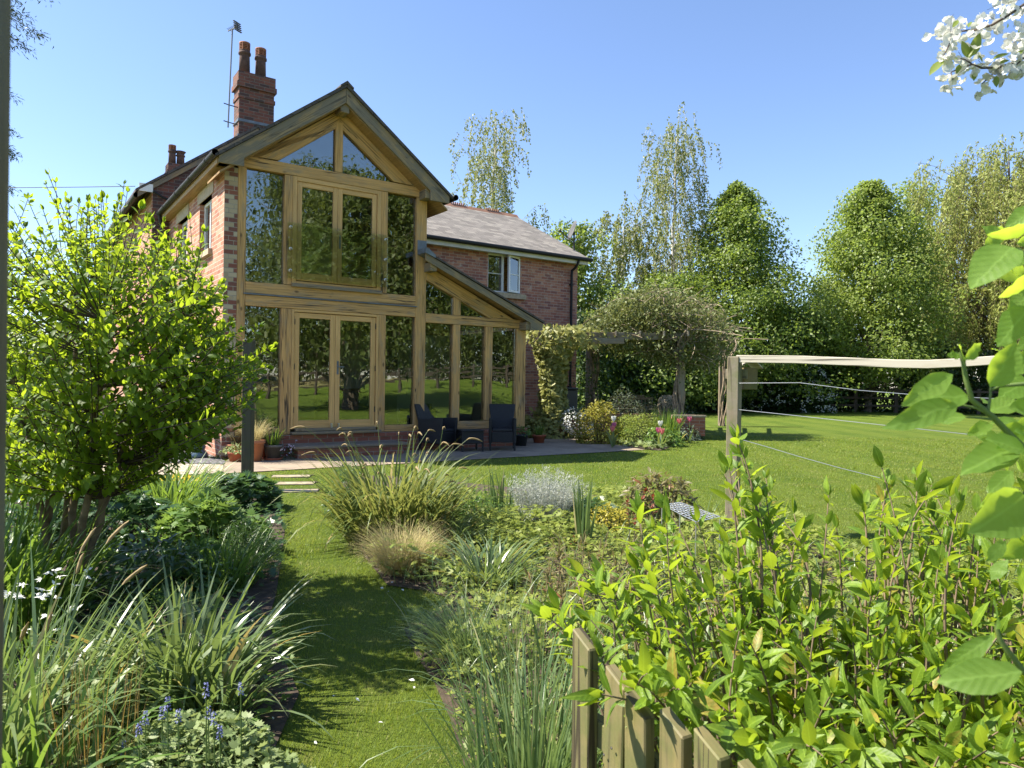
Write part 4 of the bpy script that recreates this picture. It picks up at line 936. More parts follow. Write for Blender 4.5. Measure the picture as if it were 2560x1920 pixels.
def sample_px(poly, n, Yf, jit):
    P = np.array(poly, float); lo = P.min(0); hi = P.max(0); out = []
    while len(out) < n:
        x = random.uniform(lo[0], hi[0]); y = random.uniform(lo[1], hi[1])
        if inpoly(np.array([x]), np.array([y]), poly)[0]: out.append(atq(x, y, Yf(x, y)+random.uniform(*jit)))
    return out
SHR = .79
def shr(p): p = np.array(p, float); q = CAM+(p-CAM)*SHR; q[2] = p[2] if p[2] < .01 else q[2]; return q
def tree(name, label, base, Ht, R, prof, nl, k, leaf, mat, bark='bark', style='clump', tmin=.12, r0=.18, rise=.55, group='trees beyond the lawn', cat='tree', tpl=None, rc=.45, cl=(.55, .8, 1.), tz=.0, lean=(0, 0), droop=.25, trunk=None):
    base = np.array(base, float); r = empty(name, (base[0], base[1], 0), 0, label, cat, group)
    seed = base[0]*3.1+base[1]; n = 12; s = np.linspace(0, 1, n)[:, None]; tp = np.array([lean[0], lean[1], Ht*.97])
    T = s*tp + np.concatenate([np.cumsum(gauss(n, 2)*.015*Ht/n*3, 0), np.zeros((n, 1))], 1)*s
    TR = Acc(); V, F = tube_np(T, r0*(1-s[:, 0])**.8+.015, 9); TR.add(V, F)
    pos = []; axs = []; ups = []; scs = []; ga = 0
    tpl = tpl or DIA(.75, .15, .1)
    for i in range(nl):
        te = tmin+(1-tmin)*((i+random.random())/nl); ga += 2.4+random.uniform(-.5, .5)
        rad = R*prof(te)*random.uniform(.62, 1.10)*(1 if random.random() > .3 else .6)*(1+.16*math.sin(3*ga+te*17+seed)+.10*math.sin(2*ga-te*29+seed*2))*(random.uniform(.75, 1.25) if style == 'birch' else 1)
        tipz = te*Ht; z0 = max(.06*Ht, tipz-rad*rise-.02*Ht); j = min(n-2, int(z0/(Ht*.97)*(n-1))); f = z0/(Ht*.97)*(n-1)-j
        p0 = T[j]*(1-f)+T[j+1]*f; ax_ = T[min(n-1, int(te*(n-1)))]
        p2 = np.array([ax_[0]+rad*math.cos(ga), ax_[1]+rad*math.sin(ga), tipz]); p1 = p0*.5+p2*.5+np.array([0, 0, (.12 if style != 'weep' else .45)*rad])
        P = bez(p0, p1, p2, 7); V, F = tube_np(P, np.linspace(max(.012, r0*.28*(1-te*.7)), .006, 7), 5); TR.add(V, F)
        for c in cl:
            jj = min(5, int(c*6)); ff = c*6-jj; re_ = rc*min(1.15, .3+rad*.42) if style == 'clump' else rc; cpt = P[jj]*(1-ff)+P[min(6, jj+1)]*ff + gauss(3)*re_*.5*np.array([1, 1, .5])
            if style == 'clump':
                m = max(6, int(k*1.25*random.uniform(.5, 1.4)*(re_/rc)**.7)); q = np.clip(gauss(m, 3), -1.6, 1.6)*np.array([1, 1, .42])*re_; q[:, 2] -= .25*(q[:, 0]**2+q[:, 1]**2)/max(re_, .1)
                pos.append(cpt+q); o = nrm(q+np.array([p2[0]-p0[0], p2[1]-p0[1], 0])*.2+1e-3); axs.append(o*.7+gauss(m, 3)*.6-np.array([0, 0, droop])); ups.append(o*.5+gauss(m, 3)*.45+np.array([0, 0, .75])); scs.append(uni(*leaf, m))
            else:
                ns = 2 if style == 'birch' else 4
                for _ in range(ns):
                    st = cpt+gauss(3)*rc*.45; ln = random.uniform(.45, 1.)*(tz if tz else 1.6)*(.5+.5*prof(te)); ln = min(ln, max(.3, st[2]-.5))
                    m = max(4, int(k*ln)); u = np.sort(rnd(m)); out = nrm(np.array([p2[0]-p0[0], p2[1]-p0[1], 0])+1e-3)*ln*.22*(1-(1-u[:, None])**2)
                    q = st+out-np.array([0, 0, 1])*(ln*u**1.25)[:, None]+gauss(m, 3)*.05
                    pos.append(q); axs.append(gauss(m, 3)*.6-np.array([0, 0, .9])); ups.append(gauss(m, 3)+out*.2); scs.append(uni(*leaf, m))
                    V, F = tube_np(np.array([st, st+out[m//2]-np.array([0, 0, ln*.5]), q[-1]]), .006, 3); TR.add(V, F)
    V, F = inst(tpl, np.concatenate(pos), np.concatenate(axs), np.concatenate(ups), np.concatenate(scs))
    tri_mesh('crown', V, F, MT[mat], r, True); TR.build('trunk', MT[bark], r, True); return r

# ================================================================== TREES BEYOND THE LAWN
cone = lambda t: min(1, (1.02-t)*1.75)*min(1, .75+t*1.2)
oval = lambda t: max(.08, math.sin(math.pi*min(1, max(0, .10+.88*t)))**.7)
birchp = lambda t: max(.12, math.sin(math.pi*(.12+.84*t))**.75)
def base(x, Y): p = atq(x, 830, Y); return (p[0], Y, 0)
def topz(x, y, Y): return atq(x, y, Y)[2]
tree('birch_tree', 'slender silver birch rising behind the slate roof of the wing', base(1055, 36), topz(1060, 245, 36), 2.6, lambda t: max(.25, math.sin(math.pi*(.1+.80*t))**.6)*(1.05-.25*t), 66, 21, (.09, .15), 'lf_birch', 'birch', 'birch', .38, .13, 1.1, tpl=DIA(.7), rc=.5, tz=1.9, cl=(.45, .7, .9, 1.))
tree('birch_tree', 'tallest silver birch, weeping, right of the satellite dish', base(1447, 38), topz(1455, 252, 38), 2.5, lambda t: max(.22, math.sin(math.pi*(.08+.84*t))**.6), 74, 21, (.09, .15), 'lf_birch', 'birch', 'birch', .30, .15, 1.0, tpl=DIA(.7), rc=.5, tz=2.3, cl=(.4, .65, .85, 1.))
tree('birch_tree', 'shorter pale green birch between the dish and the tallest birch', base(1345, 37), topz(1340, 455, 37), 2.6, lambda t: max(.3, math.sin(math.pi*(.1+.75*t))**.6), 80, 26, (.11, .18), 'lf_birch', 'birch', 'birch', .22, .11, .9, tpl=DIA(.7), rc=.55, tz=1.7)
tree('maple_tree', 'narrow young maple with upright shoots right behind the satellite dish', base(1245, 34), topz(1235, 470, 34), 1.9, lambda t: .95-.45*t, 80, 34, (.13, .21), 'lf_maple2', tmin=.08, r0=.10, rise=1.3, rc=.38)
tree('maple_tree', 'broad dark green maple standing right of the tallest birch', base(1590, 37), topz(1608, 392, 37), 4.3, lambda t: max(.05, min(1, ((1.0-t)/.62))**.62), 140, 100, (.11, .19), 'lf_maple', tmin=.1, r0=.2, rc=.46)
tree('maple_tree', 'conical maple with a visible trunk in the middle of the back lawn', base(1876, 38), topz(1888, 392, 38), 4.3, lambda t: max(.05, min(1, ((1.0-t)/.62))**.6*min(1, .8+t)), 150, 100, (.11, .19), 'lf_maple2', tmin=.2, r0=.17, rc=.45)
tree('maple_tree', 'low rounded maple filling the gap behind the climber-clad pergola', base(1430, 35), topz(1430, 590, 35), 4.9, oval, 110, 95, (.11, .19), 'lf_maple', tmin=.14, r0=.14, rc=.48)
tree('ash_tree', 'thin pale tree top peeping between the conical maple and the willow', base(1965, 50), topz(1945, 385, 50), 3.6, lambda t: max(.15, math.sin(math.pi*(.1+.8*t))), 70, 34, (.17, .26), 'lf_maple2', tmin=.3, r0=.16, rise=1.0, rc=.6)
tree('willow_tree', 'large yellow-green weeping willow at the right edge of the lawn', base(2160, 41), topz(2150, 312, 41), 5.6, lambda t: max(.35, math.sin(math.pi*(.1+.78*t))**.5), 130, 15, (.16, .27), 'lf_willow', 'bark', 'weep', .32, .28, .9, tpl=DIA(.34, .1, .15), rc=.7, tz=4.2, cl=(.45, .7, .88, 1.))
tree('willow_tree', 'second weeping willow, half out of frame behind the apple leaves', base(2330, 44), topz(2300, 300, 44), 5.5, lambda t: max(.35, math.sin(math.pi*(.1+.78*t))**.5), 70, 14, (.17, .28), 'lf_willow', 'bark', 'weep', .3, .28, .9, tpl=DIA(.34, .1, .15), rc=.7, tz=4.2)
# dark shrubs and hedge along the far edge
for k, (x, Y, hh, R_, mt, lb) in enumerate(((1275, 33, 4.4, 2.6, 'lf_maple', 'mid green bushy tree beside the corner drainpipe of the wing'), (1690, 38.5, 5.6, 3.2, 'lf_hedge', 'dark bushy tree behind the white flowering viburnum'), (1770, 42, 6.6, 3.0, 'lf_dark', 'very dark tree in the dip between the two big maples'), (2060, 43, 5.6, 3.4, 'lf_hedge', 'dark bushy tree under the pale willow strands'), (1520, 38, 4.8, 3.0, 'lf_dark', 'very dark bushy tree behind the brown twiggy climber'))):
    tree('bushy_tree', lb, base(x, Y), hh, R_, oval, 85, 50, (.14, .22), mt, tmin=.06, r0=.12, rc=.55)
def hedge(lab, X0, X1, Y0, sl_, hh, n):
    r = empty('hedge', (0, 0, 0), 0, lab, 'hedge')
    A = Acc(); x = uni(X0, X1, n); y0 = Y0+sl_*(x-X0); h = hh+.5*np.sin(x*.9)+.35*np.sin(x*2.3+1); s = rnd(n)
    z = np.where(s < .75, rnd(n)*h, h*(.9+.15*rnd(n))); dep = np.where(s < .75, -1.1*np.sqrt(rnd(n)), uni(-1.1, 1., n)) + .3*np.sin(x*3)+.25*gauss(n)
    P = np.stack([x, y0+dep, z], 1); V, F = inst(DIA(.75), P, gauss(n, 3)-np.array([0, .4, .3]), gauss(n, 3)*.5+np.array([0, -.5, .5]), uni(.13, .22, n)); A.add(V, F)
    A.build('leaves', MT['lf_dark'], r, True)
    m = MB()
    for k in range(int((X1-X0)/2)):
        xx = X0+.4+k*2.1; yy = Y0+.3+sl_*(xx-X0); m.box(xx-.09, xx+.09, yy, yy+.15, 0, hh*.8)
    m.build('stems', MT['bark'], r)
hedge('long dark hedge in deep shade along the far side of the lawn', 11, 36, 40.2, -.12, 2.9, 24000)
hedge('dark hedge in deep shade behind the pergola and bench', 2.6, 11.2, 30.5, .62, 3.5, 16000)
def rails_back():
    r = empty('paddock_fence', (0, 0, 0), 0, 'dark three-rail fence in the shade behind the maple trunk', 'fence')
    for z in (.35, .75, 1.15): MB().beam((14, 38.2, z), (30, 36.4, z), .05, .11).build('fence_rail', MT['stemdark'], r)
    for k in range(9): MB().box(13.95+k*2-.06, 14.07+k*2, 38.25-k*.225, 38.35-k*.225, 0, 1.3).build('post', MT['stemdark'], r)
rails_back()
vb = base(1700, 36.5)
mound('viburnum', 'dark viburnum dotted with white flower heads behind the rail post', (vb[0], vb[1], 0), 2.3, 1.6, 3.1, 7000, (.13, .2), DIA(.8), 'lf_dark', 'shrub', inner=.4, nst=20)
d = sph(140); d[:, 2] = np.abs(d[:, 2]); d[:, 1] = -np.abs(d[:, 1]); P = np.repeat(d*np.array([2.35, 1.7, 3.1]), 7, 0)+gauss(980, 3)*.055
V, F = inst(DIA(.9), P, gauss(980, 3)*np.array([1, 1, .2]), gauss(980, 3)*.4+np.array([0, -.5, .6]), .085)
tri_mesh('flower_heads', V, F, MT['fl_white'], bpy.data.objects['viburnum'], True)
tree('conifer_tree', 'dark conifer whose shoot tips poke past the blurred left post', (-18.9, 24, 0), 16.5, 3.0, lambda t: .55+.3*min(1, max(0, (t-.65)*8)), 150, 26, (.10, .2), 'lf_conifer', tmin=.3, r0=.25, rise=-.25, rc=.16, cl=(.55, .7, .8, .9, .97, 1.), tpl=DIA(.22), group='trees left of the house')
for k, (x, Y, hh, lb) in enumerate(((-26, 44, 4.2, 'round green bush far beyond the gravel, seen through the left shrub'), (-33, 47, 5., 'wide green bush at the far left, mostly hidden by the left shrub'), (-19.5, 50, 4.4, 'bushy tree far behind the gravel close to the old house'))):
    tree('bushy_tree', lb, (x, Y, 0), hh, 3.6, oval, 60, 40, (.2, .32), 'lf_maple', tmin=.06, r0=.12, rc=.7, group='trees left of the house')
# trees and fence behind the photographer that show in the glass
def refl_pt(u, z, dist): # mirrored ray from facade
    p = L(u, 0, 0); v = nrm(p-np.array([0, 0, 0])); n_ = -HW; rr = v-2*(v@n_)*n_; return p+rr*dist
for k, (u, dd, hh, R_, lb) in enumerate(((-.8, 41, 15., 4.6, 'tall tree behind the viewpoint, leftmost in the glass reflections'), (.9, 40, 16.6, 4.6, 'tall tree behind the viewpoint, mirrored by the left balcony door'), (1.9, 20, 11.0, 5.6, 'leaning dark-trunked tree mirrored by the right ground-floor door'), (3.0, 42, 16.8, 4.8, 'tall tree behind the viewpoint, mirrored right of the doors'), (4.4, 40, 14., 4.6, 'tall tree mirrored in the left pane of the lean-to bay'), (5.7, 39, 14., 4.6, 'tall tree mirrored in the right pane of the lean-to bay'), (7., 42, 13., 4.6, 'tall tree behind the viewpoint, rightmost in the reflections'))):
    q = refl_pt(u, 0, dd); tree('field_tree', lb, q, hh, R_, lambda t: max(.2, math.sin(math.pi*(.16+.78*t))**.6), 120, 62, (.14, .25), 'lf_refl', tmin=.3 if dd == 20 else .14, r0=.34 if dd == 20 else .22, rc=.65, group='trees behind the viewpoint', lean=(.9 if dd == 20 else .1, 0))
FR = empty('field_fence', (0, 0, 0), 0, 'rustic cleft rail fence behind the viewpoint, visible only mirrored in the glass', 'fence')
fp = [refl_pt(u, 0, 31.) for u in np.linspace(-1.2, 7.0, 11)]
sm_ = lambda t: min(1, max(0, t))**2*(3-2*min(1, max(0, t)))
gz = lambda p: sm_((p[0]-16)/16)*sm_((9-p[1])/6)*1.3
for p in fp: MB().box(p[0]-.06, p[0]+.06, p[1]-.06, p[1]+.06, gz(p)-.1, gz(p)+1.35).build('post', MT['stemdark'], FR)
for a_, b_ in zip(fp[:-1], fp[1:]):
    for z in (.5, .85, 1.2): MB().beam((a_[0], a_[1], gz(a_)+z+random.uniform(-.05, .05)), (b_[0], b_[1], gz(b_)+z+random.uniform(-.05, .05)), .07, .10).build('fence_rail', MT['stemdark'], FR)

# ================================================================== BIG LEFT SHRUB
r = empty('tall_shrub', (0, 0, 0), 0, 'tall multi-stemmed backlit shrub with fresh lime leaves filling the left side', 'shrub')
bs = [shr(b) for b in ((-3.30, 5.15, 0), (-3.12, 5.05, 0), (-3.02, 5.0, 0), (-3.4, 5.4, 0), (-3.6, 5.0, 0))]
TH = Acc(); trunks = []
for b_, e in ((bs[0], (-3.75, 5.0, 1.9)), (bs[0], (-3.25, 5.6, 2.1)), (bs[1], (-3.0, 5.3, 2.0)), (bs[2], (-2.3, 5.1, 1.75)), (bs[2], (-2.6, 4.6, 1.7)), (bs[3], (-3.6, 6.0, 2.0)), (bs[4], (-4.3, 4.7, 1.7)), (bs[1], (-2.5, 5.8, 1.6))):
    e = shr(e); P = bez(b_, b_+(e-b_)*np.array([.25, .25, .6])+gauss(3)*.06, e, 12); P[1:-1] += gauss(10, 3)*.015; V, F = tube_np(P, np.linspace(.026, .008, 12), 8); TH.add(V, F); trunks.append(P)
TH.build('trunk', MT['stem'], r, True)
LPOLY = [(-170, 425), (25, 450), (105, 372), (190, 435), (270, 395), (322, 470), (420, 470), (440, 540), (485, 600), (490, 690), (555, 700), (592, 740), (562, 800), (552, 880), (500, 920), (350, 960), (200, 1040), (-170, 1090)]
tips = sample_px(LPOLY, 600, lambda x, y: 4.15, (-1.0, 1.0)) + sample_px([(330, 470), (440, 530), (490, 690), (592, 740), (560, 860), (450, 930), (330, 900)], 170, lambda x, y: 4.2, (-.6, .8)) + sample_px([(-100, 900), (330, 860), (555, 850), (530, 930), (420, 985), (300, 1020), (120, 1080), (-100, 1100)], 150, lambda x, y: 4.2, (-.6, .8)); 
for x, y in ((105, 378), (30, 452), (190, 430), (268, 398), (275, 415), (320, 470), (410, 475), (440, 500), (480, 610), (560, 705), (590, 745), (500, 690), (120, 395), (60, 430), (230, 430)): tips.append(atq(x, y, 4.1+random.uniform(-.5, .5)))
st = []
for t in tips:
    c = min((np.linalg.norm((P[j]-t)*np.array([1, 1, .6]))+(.0 if P[j][2] < t[2]-.1 else 2.)+random.random()*.5, k, j) for k, P in enumerate(trunks) for j in range(4, 12)); st.append(trunks[c[1]][c[2]])
shrub(r, st, tips, LEAF(4, .52, .22, .25, .5), (.034, .072), 'lf_shrub', 'stemdark', 12, .3, .0042, up=.35, lat=.62, wob=.05)

# ================================================================== FORSYTHIA RIGHT
r = empty('green_shrub', (0, 0, 0), 0, 'bright green lance-leaved shrub spilling over the picket fence in the right foreground', 'shrub')
FPOLY = [(1168, 1330), (1250, 1235), (1375, 1205), (1365, 1130), (1410, 1095), (1500, 1085), (1560, 1010), (1590, 948), (1640, 985), (1680, 1075), (1790, 1075), (1900, 1020), (2000, 1010), (2080, 1080), (2200, 1010), (2330, 1000), (2330, 1700), (1700, 1690), (1660, 1570), (1510, 1455), (1350, 1390), (1250, 1365)]
tips = sample_px(FPOLY, 300, lambda x, y: 2.55-1.15*(y-950)/709, (-.12, .62))
tips = [t for t in tips if t[2] > .34]
tips += [atq(x, y, Y) for x, y, Y in ((1300, 1500, 1.46), (1375, 1475, 1.4), (1470, 1490, 1.36), (1400, 1455, 1.42), (1640, 1600, 1.15))]
for x, y, Y in ((1592, 948, 2.2), (1600, 985, 2.25), (1575, 1010, 2.15), (1905, 1010, 2.3), (2075, 1085, 2.0), (1655, 1075, 2.2), (1180, 1330, 1.75), (1260, 1240, 1.95), (1380, 1105, 2.3), (1440, 1098, 2.35), (1790, 1070, 2.3), (1300, 1420, 1.62), (1440, 1440, 1.5), (1500, 1470, 1.45), (1365, 1455, 1.55), (1600, 1560, 1.28), (1560, 1540, 1.32), (1410, 1420, 1.55)): tips.append(atq(x, y, Y))
st = []
for t in tips:
    b_ = np.array([max(.42, min(2.4, t[0]*.75+.25))+random.uniform(-.15, .15), max(1.75, t[1]*.6+.75)+random.uniform(-.15, .15), random.uniform(.0, .12)]); d = t-b_; s = random.uniform(.25, .55); st.append(b_+d*np.array([s*.7, s*.7, s]) if random.random() < .6 else b_)
shrub(r, st, tips, [LEAF(5, .34, .28, .32, .45), LEAF(5, .28, .4, .55, .4), LEAF(5, .38, .15, .12, .5, .3), LEAF(5, .32, .3, .2, .42, -.4)], (.048, .112), 'lf_forsy', 'stem', 8, .42, .0055, up=.7, ang=(.55, 1.0), tiprose=5, uv=True, wob=.07)

# ================================================================== NEAR APPLE BRANCH, CRAB APPLE BLOSSOM
r = empty('apple_tree', (0, 0, 0), 0, 'close-up apple twig with big serrated leaves at the right edge', 'tree')
AP = [((2475, 968), (2545, 861), .58, .76), ((2379, 934), (2263, 1008), .28, .74), ((2420, 988), (2287, 992), .42, .78), ((2395, 1010), (2229, 1062), .34, .70), ((2417, 1042), (2330, 1046), .5, .80), ((2471, 1028), (2548, 1000), .5, .80), ((2534, 617), (2436, 700), .62, .72), ((2575, 560), (2478, 598), .55, .76), ((2570, 685), (2505, 747), .6, .74), ((2575, 765), (2505, 853), .52, .72), ((2411, 905), (2402, 862), .35, .78), ((2399, 890), (2370, 888), .7, .78), ((2412, 900), (2458, 858), .4, .78), ((2556, 1678), (2352, 1706), .42, .62), ((2483, 1588), (2353, 1684), .28, .66), ((2494, 1573), (2490, 1490), .32, .70), ((2560, 1240), (2455, 1330), .65, .70), ((2540, 1120), (2420, 1165), .45, .80), ((2565, 1130), (2470, 1095), .5, .76), ((2480, 1060), (2420, 1085), .5, .84), ((2555, 1060), (2500, 1120), .5, .8), ((2570, 950), (2510, 985), .6, .9), ((2565, 640), (2500, 655), .6, .8), ((2600, 520), (2520, 560), .6, .8), ((2580, 880), (2540, 930), .6, .86), ((2530, 1180), (2475, 1230), .55, .86), ((2590, 1340), (2510, 1400), .55, .8), ((2545, 1420), (2590, 1500), .55, .8)]
for _ in range(44):
    x_ = random.uniform(2455, 2590); y_ = random.choice((random.uniform(540, 900), random.uniform(900, 1500), random.uniform(1000, 1300))); t_ = random.uniform(2.2, 4.4); l_ = random.uniform(38, 78)
    AP.append(((x_+l_*.5, y_), (x_+l_*.5+l_*math.cos(t_), y_+l_*math.sin(t_)*random.choice((1, 1, -1))), random.uniform(.4, .62), random.uniform(.78, 1.05)))
a = Acc()
for (b_, e, wf_, Y) in AP:
    p = at(*b_, Y); q = at(*e, Y-random.uniform(-.015, .03)); l = np.linalg.norm(q-p); up = np.array([random.uniform(-.5, 1.1), -.6, random.uniform(.1, .8)])
    o = inst(LEAF(9, wf_*1.05, random.uniform(.15, .4), random.uniform(.05, .22), .45, random.uniform(-.25, .25)), p[None], (q-p)[None], up[None], l*1.03, True); V = o[0]+gauss(*o[0].shape)*.0006; a.add(V, o[1], o[2])
a.build('leaves', MT['lf_apple'], r, True)
a = Acc(); TP = np.array([1.05, .95, 0]); 
for pts, rr in (([(2640, 1220), (2560, 1120), (2480, 1040), (2430, 1000), (2415, 950), (2408, 905), (2400, 880)], .0028), ([(2660, 1010), (2560, 960), (2500, 965), (2478, 975)], .002), ([(2680, 700), (2600, 660), (2540, 620)], .0028), ([(2650, 1760), (2560, 1680), (2500, 1600), (2490, 1560)], .003), ([(2480, 1040), (2440, 1020), (2395, 1010)], .0013), ([(2650, 1450), (2600, 1340), (2560, 1230)], .0025), ([(2490, 1050), (2450, 1045), (2415, 1043)], .0012), ([(2470, 1030), (2476, 990), (2477, 965)], .0013)):
    P = np.array([at(x, y, .78) for x, y in pts]); V, F = tube_np(P, np.linspace(rr*1.4, rr*.7, len(P)), 7); a.add(V, F)
    if pts[0][0] > 2600:
        p = P[0]; V, F = tube_np(bez(np.array([TP[0], TP[1], max(.2, p[2]-.5)]), np.array([.8, .85, p[2]-.25]), p, 6), np.linspace(.009, rr*1.4, 6), 7); a.add(V, F)
a.build('twigs', MT['stalk'], r, True)
a = Acc(); V, F = tube_np(np.array([TP, TP+[.02, 0, .7], TP+[-.02, .02, 1.5], TP+[.05, 0, 2.1]]), np.array([.03, .025, .018, .01]), 10); a.add(V, F); a.build('trunk', MT['bark'], r, True)
r = empty('crab_apple_tree', (0, 0, 0), 0, 'crab apple branch covered in white blossom in the top right corner', 'tree')
z2 = lambda x, y: (2160+x*.18083, y*.18083)
TW = [[(2700, 640), (2212, 800), (2040, 880), (1860, 930), (1640, 942), (1500, 890), (1400, 825), (1300, 800)], [(2700, -60), (2212, 60), (2000, 210), (1770, 345), (1550, 410), (1350, 430), (1180, 440), (1080, 480)], [(2600, 300), (2300, 330), (2212, 420), (2100, 560), (2010, 640)], [(1860, 930), (1800, 1000), (1720, 1080), (1640, 1150)], [(1180, 440), (1200, 560), (1150, 680), (1090, 780)], [(2212, 800), (2120, 880), (2060, 980)], [(1500, 890), (1350, 930), (1200, 1000), (1230, 1100)], [(2700, -200), (2300, -120), (2050, -60), (1850, 0)], [(2500, 800), (2300, 860), (2180, 930)], [(2400, 40), (2250, 130), (2150, 220)]]
a = Acc(); fl = []; YB = 2.0
for k, t in enumerate(TW):
    P = np.array([at(*z2(*p), YB+.05*math.sin(k*2.1+i)) for i, p in enumerate(t)]); V, F = tube_np(P, np.linspace(.0045 if k < 2 else .0025, .0014, len(P)), 6); a.add(V, F)
    for i in range(len(P)-1):
        m = 6 if k not in (0,) else (6 if i < 2 else 2)
        for _ in range(m): s = random.random(); fl.append(P[i]*(1-s)+P[i+1]*s+gauss(3)*.018+np.array([0, 0, -.004]))
for x, y in ((1040, 400), (1060, 520), (1170, 260), (1200, 620), (1140, 700), (1080, 790), (1150, 880), (1100, 1000), (1220, 1100), (1330, 1190), (1400, 1120), (1310, 480), (1330, 380), (1680, 400), (1740, 230), (1900, 160), (1640, 250), (1650, 1200), (1700, 1230), (1720, 620), (1420, 940), (1550, 960), (2100, 1020), (2000, 980), (1900, 980), (2060, 520), (2040, 640), (2130, 700)): fl.append(at(*z2(x, y), YB+random.uniform(-.04, .04)))
fl = np.array(fl)
for p in fl[::3]:
    V, F = tube_np(np.array([p+gauss(3)*.012, p]), .0006, 3); a.add(V, F)
b0 = np.array([2.55, 2.1, 0]); 
for p in (at(*z2(2700, 640), YB), at(*z2(2700, -60), YB), at(*z2(2600, 300), YB), at(*z2(2700, -200), YB)): V, F = tube_np(bez(b0+[0, 0, 1.7], np.array([2.2, 2.1, p[2]-.05]), p, 7), np.linspace(.014, .005, 7), 7); a.add(V, F)
V, F = tube_np(np.array([b0, b0+[.03, 0, 1.], b0+[0, 0, 1.8], b0+[.1, .1, 3.1]]), np.array([.06, .05, .04, .02]), 10); a.add(V, F)
a.build('branches', MT['stemdark'], r, True)
a = Acc(); c = Acc(); pt = LEAF(4, .85, .1, -.25, .6)
ce = nrm(gauss(len(fl), 3)+np.array([-.3, -.6, .3]))
for q in range(5):
    e1 = nrm(np.cross(ce, np.array([.3, .2, .9]))); e2 = np.cross(ce, e1); t = q*2*math.pi/5; ax = e1*math.cos(t)+e2*math.sin(t)+ce*.35
    V, F = inst(pt, fl+gauss(*fl.shape)*.0005, ax, ce+gauss(*fl.shape)*.1, uni(.013, .020, len(fl))); a.add(V, F)
V, F = inst(DIA(.9, 0, 0), fl+ce*.002-.002, ce, gauss(*fl.shape), .005); c.add(V, F)
a.build('petals', MT['fl_white'], r, True)
lv = [((1300, 800), (1110, 830)), ((1100, 830), (900, 1020)), ((1440, 800), (1360, 560)), ((1450, 800), (1630, 440)), ((1500, 640), (1440, 780)), ((1640, 870), (1580, 740)), ((1780, 820), (2010, 720)), ((1830, 1050), (1830, 1200)), ((1340, 880), (1280, 1010)), ((1530, 980), (1520, 1110)), ((2000, 830), (1880, 870)), ((1730, 450), (1740, 500)), ((1300, 280), (1230, 370)), ((1480, 300), (1440, 370)), ((2212, 380), (2130, 440)), ((2200, 690), (2090, 780)), ((1950, 190), (1880, 220)), ((1990, 320), (1985, 380)), ((2050, 10), (1970, 50)), ((1600, 640), (1520, 650))]
a = Acc()
for b_, e in lv:
    p, q = at(*z2(*b_), YB-.02), at(*z2(*e), YB-.03); o = inst(LEAF(5, .42, .3, .1), p[None], (q-p)[None], np.array([[random.uniform(-1, 1), -.7, .6]]), np.linalg.norm(q-p)); a.add(*o)
a.build('leaves', MT['lf_forsy2'] if 'lf_forsy2' in MT else MT['lf_maple2'], r, True)

# ================================================================== LEFT BEDS
PA = PALM()
def gq(x, y): return Gq(x, y)
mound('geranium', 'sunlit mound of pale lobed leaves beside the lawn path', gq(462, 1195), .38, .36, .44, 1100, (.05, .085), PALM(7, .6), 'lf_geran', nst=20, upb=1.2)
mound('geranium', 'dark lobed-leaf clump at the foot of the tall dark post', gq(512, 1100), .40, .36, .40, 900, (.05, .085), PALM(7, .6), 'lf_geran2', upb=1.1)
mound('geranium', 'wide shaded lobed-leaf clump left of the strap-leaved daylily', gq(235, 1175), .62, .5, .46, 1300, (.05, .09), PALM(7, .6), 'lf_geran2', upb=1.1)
strap('daylily', 'upright green daylily clump behind the pale geranium mound', gq(370, 1130), .24, 260, (.45, .75), (.012, .02), (.05, .45), (.7, 1.7), 'lf_strapg', 'daylily')
r = mound('yellow_flowers', 'low patch of bright yellow flowers beside the gravel lawn', gq(418, 1068), .42, .2, .16, 500, (.03, .05), DIA(.6), 'lf_geran', 'flowers', nst=0)
P = gauss(150, 3)*np.array([.22, .1, .02])+np.array([0, 0, .17]); P = np.repeat(P, 5, 0); V, F = inst(DIA(.9), P+gauss(750, 3)*.008, gauss(750, 3)*np.array([1, 1, .15]), gauss(750, 3)*.2+np.array([0, 0, 1]), .028); tri_mesh('petals', V, F, MT['fl_yellow'], r)
mound('heuchera', 'small burgundy-leaved plant in the shade behind the pale geranium', gq(345, 1185), .2, .18, .2, 150, (.05, .075), PALM(5, .75), 'lf_burg', nst=8)
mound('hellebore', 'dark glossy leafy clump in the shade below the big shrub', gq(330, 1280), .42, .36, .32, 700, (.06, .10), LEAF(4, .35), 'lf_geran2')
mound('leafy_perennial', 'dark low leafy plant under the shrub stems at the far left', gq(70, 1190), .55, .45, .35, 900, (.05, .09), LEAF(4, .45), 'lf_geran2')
strap('iris', 'short narrow-leaved clump at the lawn edge below the pale geranium', gq(480, 1270), .2, 220, (.25, .48), (.008, .013), (.1, .6), (.8, 1.8), 'lf_strapg', 'iris')
r = mound('fennel', 'feathery dark green fennel beside the lawn path', gq(530, 1235), .22, .2, .34, 2600, (.03, .055), DIA(.08), 'lf_geran2', upb=.3, nst=24, stem='stalk')
mound('leafy_perennial', 'mid green leafy clump between the hellebore and the lawn path', gq(405, 1275), .34, .3, .26, 700, (.04, .07), LEAF(4, .4), 'lf_geran')
mound('leafy_perennial', 'low leafy clump in front of the shaded daylily', gq(300, 1205), .28, .24, .2, 420, (.04, .065), LEAF(4, .45), 'lf_geran2')
